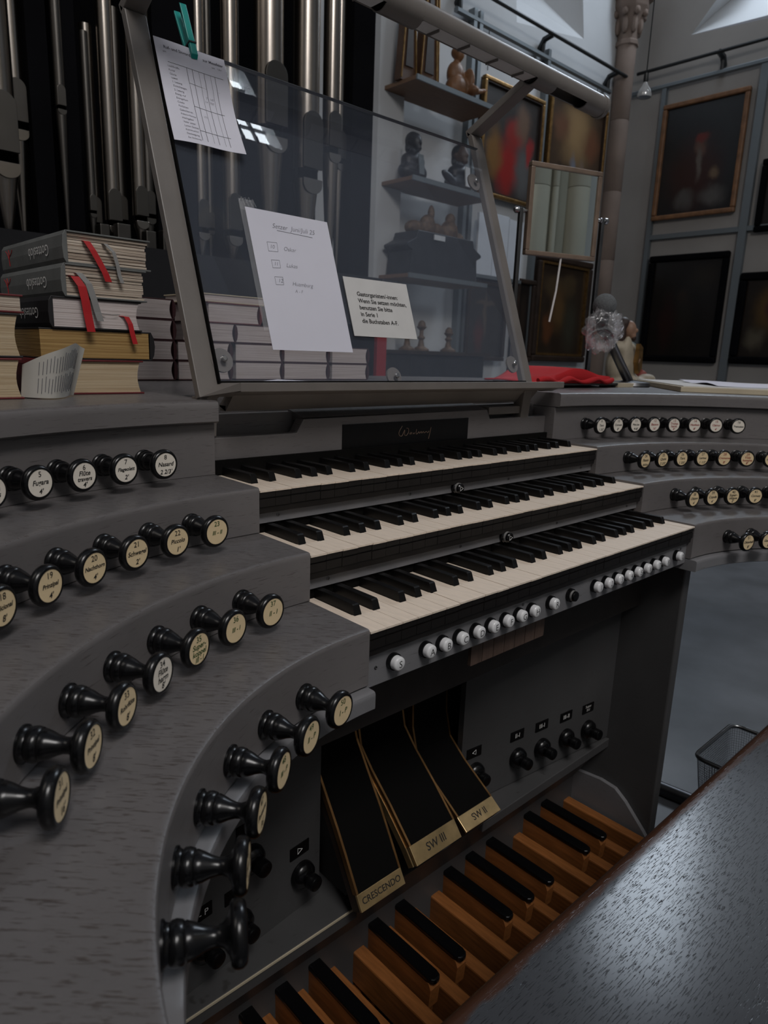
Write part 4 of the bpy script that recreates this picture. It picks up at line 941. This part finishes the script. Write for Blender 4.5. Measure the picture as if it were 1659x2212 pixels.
# red cloth on a small tray
nx, ny = 30, 14; vs = []
def cloth(i, j):
    u, v = i / nx, j / ny; x = .885 + .345 * u; y = .44 + .15 * v
    z = .2285 + .014 + .022 * math.exp(-((u - .55) / .32) ** 2) + .006 * sin(u * 14 + v * 3) * (.3 + .7 * v) - .012 * math.exp(-(u / .12) ** 2) - .004 * (1 - v)
    if j == 0: z = .2285
    if i == nx: x += .004
    return (x, y - .004 * sin(u * 11), z)
for j in range(ny + 1):
    for i in range(nx + 1): vs.append(cloth(i, j))
for j in (0, ny):
    for i in range(nx + 1): c = cloth(i, j); vs.append((c[0], c[1] + (.006 if j == 0 else 0), .2275))
st = nx + 1; fs = [(j * st + i, j * st + i + 1, (j + 1) * st + i + 1, (j + 1) * st + i) for j in range(ny) for i in range(nx)]
tag(MB().add(vs, fs).obj('red_cloth', 'cloth_red', smooth=60), 'folded bright red cloth lying right of the music desk', 'cloth').modifiers.new('thick', 'SOLIDIFY').thickness = .004
# cloth folds: a rolled front hem
b = MB(); b.tube([(.89 + .335 * k / 24, .438 - .004 * sin(k * .46), .2345 + .004 * sin(k * .8)) for k in range(25)], [.0055 + .002 * sin(k * .9) for k in range(25)], 10)
h_ = b.obj('hem', 'cloth_red', smooth=70); h_.parent = bpy.data.objects['red_cloth']
tr = thing('tray', 'thin grey tray with small black feet under the red cloth', 'tray', (1.13, .50, .216))
MB().box(.93, 1.285, .445, .60, .2222, .2272).obj('plate', 'darksteel', tr, bevel=.001)
for x in (.95, 1.262): MB().lathe([(.006, .216), (.007, .2222)], 10, Matrix.Translation((x, .458, 0))).obj('foot', 'iron', tr)
for x in (.95, 1.262): MB().lathe([(.006, .216), (.007, .2222)], 10, Matrix.Translation((x, .585, 0))).obj('foot', 'iron', tr)
tag(MB().box(1.262, 1.425, .443, .50, .2162, .2268).obj('pale_strip', 'palewood', bevel=.0006), 'short pale wooden strip lying in front of the microphone', 'strip')
BT = basis((.774, .633, 0), (-.633, .774, 0), (0, 0, 1), (1.232, .262, .2165))
db = thing('drawing_board', 'pale drawing board with sheets of paper at the right edge', 'board', (1.3, .2, .2165))
MB().box(0, .55, -.62, 0, 0, .0125, 0, BT).obj('board', 'palewood', db, bevel=.001)
MB().box(.01, .54, -.60, -.008, .0127, .0148, 0, BT).obj('sheet', 'paper_warm', db)
vs = []; 
for j in range(9):
    for i in range(9): vs.append(BT @ Vector((.05 + .045 * i, -.58 + .06 * j, .0152 + .003 * (1 + sin(i * 1.1 + j * .7)))))
MB().add(vs, [(j * 9 + i, j * 9 + i + 1, (j + 1) * 9 + i + 1, (j + 1) * 9 + i) for j in range(8) for i in range(8)]).obj('sheet', 'paper', db, smooth=70)

# ------------------------------------------------------------------ organ pipes
case = thing('organ_case', 'black organ case with posts and toe board behind the console', 'organ case', (.9, 2.3, FL))
MB().box(-1.2, 2.0, 2.75, 2.80, FL, 4.2).obj('back', 'case', case)
MB().box(-1.2, 1.70, 1.86, 2.75, .40, .60).obj('toe_board', 'case_grey', case)
MB().box(-1.2, 1.70, 1.90, 2.75, FL, .40).obj('plinth', 'case', case)
for x0, x1, y in ((.325, .385, 1.98), (.415, .478, 2.0), (.745, .90, 2.02), (1.590, 1.705, 1.96)): MB().box(x0, x1, y, y + .08, .6, 4.2).obj('post', 'case', case)
def pipe(x, y, d, zm, zf, ztop, mtl, label, cut=True):
    """flue pipe: tapered foot, mouth with upper and lower lip, long cylinder"""
    r = d / 2; t = thing('organ_pipe', label, 'organ pipe', (x, y, .60), group='organ pipes behind the console')
    T = Matrix.Translation((x, y, 0)); mh = d * .36
    MB().lathe([(r * .22, .60), (r * .3, .62), (r, zm - .004), (r * 1.01, zm)], 24, T).obj('foot', mtl, t, smooth=40)
    b = MB().lathe([(r, zm + mh), (r, ztop)], 24, T); b.obj('body', mtl, t, smooth=40)
    MB().lathe([(r * .97, zm), (r * .97, zm + mh)], 24, T, a0=rad(-20), a1=rad(200)).obj('mouth_back', 'case', t)
    # flattened upper lip (arched plate) and lower lip
    w = r * .86; pts = [(-w, 0), (w, 0), (w, mh * 4.2)] + [(w * cos(rad(a)), mh * 4.2 + w * 1.0 * sin(rad(a))) for a in range(15, 180, 15)] + [(-w, mh * 4.2)]
    MB().prism([(x + a, zm + mh + c) for a, c in pts], 1, y - r * 1.04, y - r * .80).obj('upper_lip', 'tin_dull', t, bevel=.001)
    pts = [(-w, 0), (w, 0), (w, -mh * .5)] + [(w * cos(rad(a)), -mh * .5 + w * .8 * sin(rad(a))) for a in range(-15, -180, -15)] + [(-w, -mh * .5)]
    MB().prism([(x + a, zm + c) for a, c in pts], 1, y - r * 1.02, y - r * .80).obj('lower_lip', mtl, t, bevel=.001)
    return t
PIPES = [(.235, 1.98, .085, .80, 3.9, 'tin', 'far left tin pipe cut by the picture edge'), (.295, 2.03, .062, .915, 3.9, 'tin', 'bright slim tin pipe above the left books'), (.40, 1.94, .030, .98, 3.9, 'tin_dull', 'thin dull pipe between two black posts'),
         (.525, 2.04, .042, .665, 1.28, 'tin', 'shorter slim pipe left of the desk post'), (.500, 1.99, .026, .70, 1.24, 'tin_dull', 'thin short dull pipe left of the desk post'), (.572, 2.0, .052, .67, 3.9, 'tin', 'bright tin pipe behind the desk post left side'),
         (.622, 2.05, .040, .69, 1.36, 'tin_dull', 'dark slim pipe just left of the desk post'), (.668, 2.0, .050, .70, 3.9, 'tin', 'tin pipe partly covered by the desk post'), (.715, 2.03, .04, .72, 3.9, 'tin_dull', 'dull pipe hidden mostly by the desk post'),
         (.925, 2.04, .052, .70, 3.9, 'tin', 'tin pipe right of the clothes peg'), (.985, 2.08, .030, .72, 3.9, 'tin_dull', 'thin dull pipe behind the form'), (1.045, 2.02, .068, .70, 3.9, 'tin', 'broad tin pipe seen above the form corner'),
         (1.183, 1.97, .112, 1.070, 3.9, 'tin', 'large tin pipe with arched mouth behind the glass top'), (1.270, 2.12, .05, .95, 3.9, 'tin_dull', 'dull pipe between two mouthed pipes'), (1.365, 1.98, .108, .955, 3.9, 'tin', 'large tin pipe with low mouth behind the handwritten sheet'),
         (1.455, 2.10, .045, .9, 3.9, 'tin_dull', 'narrow dull pipe left of the last bright pipe'), (1.500, 1.99, .070, 1.08, 3.9, 'tin', 'bright coppery pipe near the right case post'), (1.565, 2.02, .055, 1.06, 3.9, 'tin', 'last tin pipe beside the right case post')]
for (x, y, d, zm, zt, mt_, lab) in PIPES: pipe(x, y, d, zm, .6, zt, mt_, lab)
for k, (x, w) in enumerate(((.515, .032), (.580, .046), (.675, .036), (.735, .034))):
    tag(MB().box(x - w / 2, x + w / 2, 1.93, 1.97, .60, .665 + .01 * (k % 2)).obj('pipe_block', 'tin_dull', bevel=.003), 'small grey pipe foot block above the left books, %s of four' % ('leftmost', 'second', 'third', 'rightmost')[k], 'block', 'grey foot blocks under the left pipes')
rp = tag(MB().box(1.955, 2.02, 2.16, 2.20, FL, .37).obj('red_post', 'red_board', bevel=.003), 'narrow red board standing behind the notice card', 'board')

# ------------------------------------------------------------------ shelf unit on the back wall
sh = thing('wall_shelf_unit', 'aluminium wall shelving with brown boards behind the desk glass', 'shelf unit', (4.1, 3.9, FL))
for x in (3.79, 4.74, 4.82, 5.87): MB().box(x - .022, x + .022, 4.08, 4.148, FL, 3.25).obj('upright', 'alu', sh)
for z in (2.345, 1.64, .915):
    s_ = MB().box(3.64, 4.63, 3.68, 4.08, z - .030, z).obj('shelf_board', 'shelfwood', sh, bevel=.002)
    MB().box(3.64, 4.63, 3.665, 3.68, z - .032, z + .004).obj('edge_trim', 'alu', s_)
# fused-blob statue helper
def blobs(name, parts, mt, parent=None, vox=.012, sm=2):
    b = MB()
    for c, r, *q in parts:
        T = None
        if q: T = Matrix.Rotation(rad(q[0]), 4, q[1])
        b.ball(c, r, 0, 16, 10, T)
    o = b.obj(name, mt, parent)
    m = o.modifiers.new('fuse', 'REMESH'); m.mode = 'VOXEL'; m.voxel_size = vox; m.use_smooth_shade = True
    s = o.modifiers.new('soften', 'SMOOTH'); s.iterations = sm
    return o
def bust(x, y, z, h, label, mt='bronze', arm=0):
    t = thing('bust', label, 'bust', (x, y, z), group='busts on the middle shelf')
    s = h / .38
    blobs('torso', [((x, y, z + .075 * s), (.155 * s, .095 * s, .085 * s)), ((x, y, z + .16 * s), (.125 * s, .08 * s, .075 * s)), ((x, y - .01 * s, z + .225 * s), (.048 * s, .048 * s, .06 * s))] + ([((x - .17 * s, y - .05, z + .09 * s), (.11 * s, .035 * s, .035 * s), 25, 'Y')] if arm else []), mt, t)
    blobs('head', [((x, y - .015 * s, z + .305 * s), (.056 * s, .068 * s, .078 * s)), ((x, y - .082 * s, z + .295 * s), (.012 * s, .018 * s, .02 * s)), ((x, y - .06 * s, z + .255 * s), (.03 * s, .03 * s, .03 * s)), ((x + .056 * s, y, z + .30 * s), (.012 * s, .02 * s, .022 * s)), ((x - .056 * s, y, z + .30 * s), (.012 * s, .02 * s, .022 * s))], 'bronze' if not arm else 'bustface', t, .008)
    blobs('hair', [((x, y + .012 * s, z + .325 * s), (.066 * s, .068 * s, .07 * s)), ((x, y + .03 * s, z + .27 * s), (.06 * s, .045 * s, .06 * s))], mt, t, .010)
    MB().prism([(x - .03 * s, z + .20 * s), (x + .03 * s, z + .20 * s), (x + .05 * s, z + .05 * s), (x - .01 * s, z + .05 * s)], 1, y - .098 * s, y - .088 * s).obj('collar', 'alu' if not arm else 'plaster', t)
bust(3.80, 3.84, 1.642, .36, 'dark bearded bust on the middle shelf, left of the two')
bust(4.36, 3.84, 1.642, .38, 'dark haired bust with outstretched arm, right of the two', arm=1)
def spire(x, y, z, w, h, label):
    t = thing('gothic_spire', label, 'carved spire', (x, y, z), group='carved spires on the top shelf')
    MB().prism([(x - w, z), (x + w, z), (x + w * .35, z + h * .8), (x, z + h), (x - w * .35, z + h * .8)], 1, y - .035, y + .035).obj('spire_body', 'spirewood', t)
    MB().prism([(x - w * .5, z + .10), (x + w * .5, z + .10), (x + w * .22, z + h * .55), (x, z + h * .66), (x - w * .22, z + h * .55)], 1, y - .045, y - .036).obj('panel', 'darkwood', t)
    for s in (-1, 1): MB().tube([(x + s * w * .95, y - .04, z + .01), (x + s * w * .33, y - .04, z + h * .8)], .007, 6).obj('gilt_edge', 'gold', t)
spire(3.70, 3.86, 2.346, .085, .95, 'slender carved wooden spire leftmost on the top shelf'); spire(3.90, 3.84, 2.346, .10, 1.10, 'tall gilt edged wooden spire on the top shelf'); spire(4.04, 3.92, 2.346, .06, .95, 'narrow wooden spire beside the seated figure')
fg = thing('wooden_figure', 'carved wooden seated figure with outstretched hand on the top shelf', 'figure', (4.27, 3.82, 2.346))
blobs('body', [((4.26, 3.82, 2.43), (.12, .09, .10)), ((4.25, 3.84, 2.54), (.085, .065, .10)), ((4.25, 3.83, 2.635), (.028, .028, .035)), ((4.255, 3.815, 2.685), (.042, .05, .055)), ((4.25, 3.84, 2.70), (.047, .045, .045)), ((4.34, 3.74, 2.42), (.05, .08, .04)), ((4.40, 3.74, 2.43), (.11, .025, .025), -15, 'Y'), ((4.33, 3.76, 2.50), (.035, .06, .09)), ((4.50, 3.74, 2.46), (.03, .02, .018))], 'oldwood', fg, .008)
MB().tube([(4.505, 3.74, 2.46), (4.54, 3.735, 2.475)], .006, 6).obj('finger', 'oldwood', fg)
# reliquary casket with gilt figures on the third shelf
ck = thing('reliquary_casket', 'dark blue-black casket with gilt figures on its lid', 'casket', (4.1, 3.83, .915))
MB().prism([(3.68, .916), (4.52, .916), (4.50, 1.10), (4.56, 1.13), (4.56, 1.15), (4.46, 1.20), (4.44, 1.26), (3.76, 1.26), (3.74, 1.20), (3.64, 1.15), (3.64, 1.13), (3.70, 1.10)], 1, 3.70, 3.98).obj('chest', 'bronze', ck, bevel=.006)
MB().box(3.94, 4.07, 3.690, 3.70, 1.205, 1.245).obj('label_card', 'plaster', ck)
blobs('gilt_group', [((3.85, 3.84, 1.30), (.10, .07, .06)), ((3.98, 3.82, 1.33), (.08, .06, .09)), ((4.02, 3.82, 1.43), (.03, .03, .07)), ((4.10, 3.84, 1.30), (.10, .06, .07)), ((4.25, 3.82, 1.32), (.09, .07, .09)), ((4.26, 3.82, 1.42), (.045, .045, .05)), ((4.37, 3.84, 1.28), (.08, .06, .05))], 'dustgold', ck, .01)
# things below the third shelf
ch = thing('dark_chest', 'dark chest with gilt candlesticks below the casket shelf', 'chest', (4.1, 3.85, FL))
MB().box(3.66, 4.60, 3.62, 4.05, FL, .28).obj('chest_body', 'bronze', ch, bevel=.01); MB().box(3.62, 4.64, 3.58, 4.06, .28, .31).obj('chest_top', 'darkwood', ch)
for k, x in enumerate((3.78, 3.95, 4.30)):
    t = thing('candlestick', 'gilt ornament standing on the dark chest, %s of three' % ('left', 'middle', 'right')[k], 'candlestick', (x, 3.80, .31), group='gilt ornaments on the dark chest')
    MB().lathe([(.07, .311), (.07, .325), (.03, .35), (.02, .40), (.035, .42), (.018, .44), (.018, .52 - .04 * k), (.045, .55 - .04 * k), (.03, .56 - .04 * k)], 14, Matrix.Translation((x, 3.80, 0))).obj('stick', 'dustgold', t, smooth=40)
    MB().ball((x, 3.80, .56 - .04 * k), (.035, .035, .045), 0, 10, 8).obj('finial', 'dustgold', t, smooth=60)
for k in range(3):
    x = 4.88 + .232 * k
    tag(MB().box(x, x + .224, 4.02, 4.045, 1.05, 1.60 + .02 * (k % 2)).obj('white_plank', 'white_panel', bevel=.002), 'white painted plank leaning right of the casket, %s of three' % ('left', 'middle', 'right')[k], 'plank', 'white planks on the back wall')
MB().box(4.86, 5.60, 4.02, 4.14, 1.02, 1.05).obj('plank_ledge', 'alu', sh)

# ------------------------------------------------------------------ paintings
def painting(cx, cz, w, h, wall, fw, label, fm_, canvas, depth=.05, inner=None, T=None, off=0.0):
    t = thing('painting', label, 'painting', ((cx, DW, cz) if wall == 'back' else (EW, cx, cz)), group='old framed paintings on the church walls')
    if wall == 'back': T = basis((1, 0, 0), (0, 0, 1), (0, -1, 0), (cx, DW - .05 - off, cz))
    else: T = basis((0, -1, 0), (0, 0, 1), (-1, 0, 0), (EW - .03 - off, cx, cz))
    W2, H2 = w / 2, h / 2
    for (a, b2, c, d) in ((-W2, W2, H2 - fw, H2), (-W2, W2, -H2, -H2 + fw), (-W2, -W2 + fw, -H2 + fw, H2 - fw), (W2 - fw, W2, -H2 + fw, H2 - fw)):
        f_ = MB().box(a, b2, c, d, 0, depth, 0, T).obj('frame_bar', fm_, t, bevel=fw * .25)
    if inner:
        g = fw * .35
        for (a, b2, c, d) in ((-W2 + fw, W2 - fw, H2 - fw - g, H2 - fw), (-W2 + fw, W2 - fw, -H2 + fw, -H2 + fw + g), (-W2 + fw, -W2 + fw + g, -H2 + fw + g, H2 - fw - g), (W2 - fw - g, W2 - fw, -H2 + fw + g, H2 - fw - g)):
            MB().box(a, b2, c, d, .01, depth * .8, 0, T).obj('inner_frame', inner, t)
    o = place('canvas', MB().box(-W2 + fw * .8, W2 - fw * .8, -H2 + fw * .8, H2 - fw * .8, .004, .012).mesh('canvas', canvas), t)
    o.matrix_parent_inverse = Matrix(); o.matrix_parent_inverse = t.matrix_basis.inverted(); o.matrix_basis = T
    MB().box(-W2 + .01, W2 - .01, -H2 + .01, H2 - .01, -.02, .003, 0, T).obj('stretcher', 'darkwood', t)
DK = (.016, .013, .012)
pA = picture('canvas_red_group', (.035, .03, .028), [(.45, .30, .20, .25, (.30, .020, .018), .5), (.58, .62, .16, .14, (.26, .025, .022), .5), (.22, .40, .12, .20, (.20, .10, .03), .6), (.75, .30, .15, .25, (.11, .11, .11), .6), (.70, .75, .12, .15, (.16, .10, .07), .6), (.85, .50, .07, .12, (.30, .03, .03), .5)])
pB = picture('canvas_golden_glow', (.05, .03, .018), [(.50, .72, .22, .34, (.30, .19, .09), .9), (.22, .70, .12, .12, (.15, .07, .04), .7), (.80, .62, .13, .14, (.15, .06, .03), .7), (.45, .25, .06, .20, (.16, .17, .20), .5), (.30, .22, .10, .14, (.008, .007, .007), .5), (.62, .20, .06, .20, (.20, .15, .12), .5), (.78, .12, .14, .10, (.28, .03, .02), .5)])
pC = picture('canvas_brown_saints', (.030, .019, .012), [(.30, .75, .16, .12, (.07, .045, .022), .4), (.62, .78, .16, .12, (.07, .045, .022), .4), (.45, .50, .14, .20, (.12, .065, .025), .7), (.25, .30, .09, .14, (.12, .045, .018), .6), (.70, .35, .14, .25, (.05, .045, .03), .7)])
pD = picture('canvas_dark_portrait', (.012, .012, .013), [(.48, .36, .30, .28, (.035, .012, .010), .7), (.52, .60, .07, .08, (.11, .055, .038), .6), (.52, .68, .08, .035, (.14, .02, .014), .5), (.50, .45, .04, .14, (.12, .10, .085), .6), (.72, .34, .07, .05, (.15, .10, .06), .6), (.35, .14, .12, .08, (.08, .075, .07), .7), (.72, .14, .14, .08, (.09, .085, .08), .7)])
pE = picture('canvas_nearly_black', (.008, .006, .005), [(.50, .62, .07, .06, (.03, .015, .01), .7), (.50, .42, .13, .22, (.016, .013, .010), .7), (.28, .35, .10, .25, (.022, .008, .007), .7), (.75, .80, .18, .1, (.018, .013, .008), .8)])
pF = picture('canvas_golden_icon', (.014, .009, .006), [(.55, .62, .28, .25, (.10, .055, .015), .7), (.55, .62, .12, .16, (.06, .02, .015), .6), (.55, .74, .06, .06, (.14, .09, .06), .6), (.30, .25, .16, .12, (.09, .075, .05), .7)])
pG = picture('canvas_small_dark', (.012, .009, .008), [(.5, .5, .2, .3, (.03, .02, .014), .7)])
painting(5.36, 2.27, .94, 1.00, 'back', .035, 'gilt framed painting with red robed figures behind the mirror', 'gold', pA, inner='darkwood')
painting(6.47, 2.44, 1.08, 1.02, 'back', .04, 'gold framed painting of a glowing heavenly scene above the mirror', 'gold', pB, inner='darkwood')
painting(6.47, .81, 1.06, 1.12, 'back', .07, 'dark carved framed brown painting below the mirror', 'darkwood', pC, inner='gold')
painting(5.76, .66, .32, .84, 'back', .05, 'narrow dark painting left of the brown one under the mirror', 'darkwood', pG)
painting(5.14, .62, .62, .76, 'back', .04, 'dim crucifixion painting low behind the glass', 'darkwood', picture('canvas_crucifix', (.03, .026, .024), [(.5, .6, .05, .3, (.10, .07, .05), .4), (.5, .75, .25, .04, (.10, .07, .05), .4), (.35, .3, .1, .2, (.10, .03, .025), .7)]))
painting(3.23, 2.46, .92, 1.20, 'right', .05, 'large framed portrait of a red capped man on the right wall', 'oldwood', pD)
painting(3.20, .885, .90, 1.18, 'right', .07, 'almost black unframed looking painting below the large portrait', 'case', pE)
painting(2.28, .77, .66, .94, 'right', .08, 'black framed golden icon at the right picture edge', 'case', pF)
painting(2.22, 1.985, .66, .70, 'right', .06, 'dark framed painting cut by the right edge', 'case', pG)
# hanging rails
def hang_rail(wall, a0, a1, z, label, z2):
    t = thing('picture_rail', label, 'rail', (0, 0, 0), group='iron picture hanging rails')
    P_ = (lambda a, d, z_: (a, DW - d, z_)) if wall == 'back' else (lambda a, d, z_: (EW - d, a, z_))
    MB().tube([P_(a0, .16, z), P_(a1, .16, z)], .018, 8).obj('bar', 'iron', t)
    MB().tube([P_(a0 + .15, .05, z2), P_(a1 - .15, .05, z2)], .028, 6).obj('lower_tube', 'alu', t)
    n_ = 3; 
    for k in range(n_):
        a = a0 + .2 + (a1 - a0 - .4) * k / (n_ - 1)
        MB().tube([P_(a, .16, z), P_(a, .06, z - .02), P_(a, .005, z - .1)], .03, 6).obj('bracket', 'iron', t)
        MB().tube([P_(a, .05, z - .03), P_(a, .05, z2)], .02, 6).obj('hanger', 'iron', t)
    for k in range(2):
        a = a0 + .6 + (a1 - a0 - 1.0) * k; MB().tube([P_(a, .05, z2), P_(a, .06, z2 - .35)], .004, 5).obj('wire', 'iron', t)
hang_rail('back', 4.35, 7.2, 3.33, 'black picture rail high on the back wall', 3.17)
hang_rail('right', 4.0, 2.2, 3.42, 'black picture rail high on the right wall', 3.26)
for k, (y, w) in enumerate(((3.71, .025), (2.66, .04))):
    tag(MB().box(EW - .06, EW - .005, y - w, y + w, FL, 3.26).obj('wall_upright', 'alu'), 'grey metal wall upright %s the large portrait' % ('left of' , 'right of')[k], 'upright', 'metal uprights on the right wall')
tag(MB().box(EW - .05, EW - .005, 2.2, 3.70, 1.66, 1.71).obj('wall_tube', 'alu'), 'horizontal grey tube below the large portrait on the right wall', 'rail')
# pendant bulb
pl = thing('pendant_bulb', 'bare reflector bulb hanging on a long thin cord', 'pendant lamp', (3.31, 1.6, 1.68))
MB().tube([(3.31, 1.6, 1.78), (3.30, 1.6, 4.5)], .003, 5).obj('cord', 'iron', pl)
MB().lathe([(.012, 1.775), (.013, 1.74), (.010, 1.73)], 12, Matrix.Translation((3.31, 1.6, 0))).obj('socket', 'iron', pl, smooth=40)
MB().lathe([(.010, 1.735), (.013, 1.72), (.029, 1.695), (.038, 1.672), (.036, 1.660), (.022, 1.655)], 18, Matrix.Translation((3.31, 1.6, 0))).obj('bulb_glass', 'bulb', pl, smooth=50)
# painted statue on a dark plinth
st_ = thing('painted_statue', 'painted wooden statue of a long haired man in cream and red robe', 'statue', (3.24, 1.5, .06))
blobs('robe', [((3.19, 1.5, .26), (.095, .08, .13)), ((3.18, 1.5, .355), (.110, .065, .045)), ((3.22, 1.48, .14), (.13, .09, .09)), ((3.15, 1.45, .30), (.045, .03, .12))], 'robe_cream', st_, .008)
blobs('mantle', [((3.285, 1.51, .335), (.05, .055, .06)), ((3.32, 1.53, .26), (.055, .05, .09))], 'robe_green', st_, .008)
blobs('sleeve', [((3.345, 1.49, .27), (.034, .035, .07), -18, 'Y'), ((3.385, 1.47, .20), (.032, .035, .04))], 'robe_red', st_, .007)
blobs('lap_drape', [((3.33, 1.45, .15), (.085, .06, .055)), ((3.41, 1.44, .13), (.05, .05, .045)), ((3.37, 1.43, .19), (.055, .05, .03))], 'robe_cream', st_, .008)
MB().prism([(3.19, .38), (3.225, .36), (3.235, .25), (3.205, .22), (3.18, .28)], 1, 1.395, 1.42).obj('gold_panel', 'gold', st_)
blobs('head', [((3.195, 1.475, .455), (.034, .040, .048)), ((3.21, 1.438, .450), (.008, .012, .012)), ((3.20, 1.455, .423), (.020, .022, .022)), ((3.19, 1.49, .402), (.024, .024, .035))], 'skin', st_, .005)
blobs('hair', [((3.18, 1.505, .478), (.044, .042, .044)), ((3.145, 1.49, .42), (.022, .028, .075)), ((3.232, 1.51, .42), (.018, .026, .07)), ((3.18, 1.525, .41), (.04, .02, .07)), ((3.202, 1.446, .410), (.016, .014, .018))], 'hair', st_, .005)
blobs('hand', [((3.20, 1.405, .29), (.016, .012, .026), 30, 'Y')], 'skin', st_, .004)
tag(MB().box(2.95, 3.60, 1.30, 1.75, FL, .065).obj('plinth', 'darkwood', bevel=.01), 'dark wooden plinth carrying the painted statue', 'plinth')
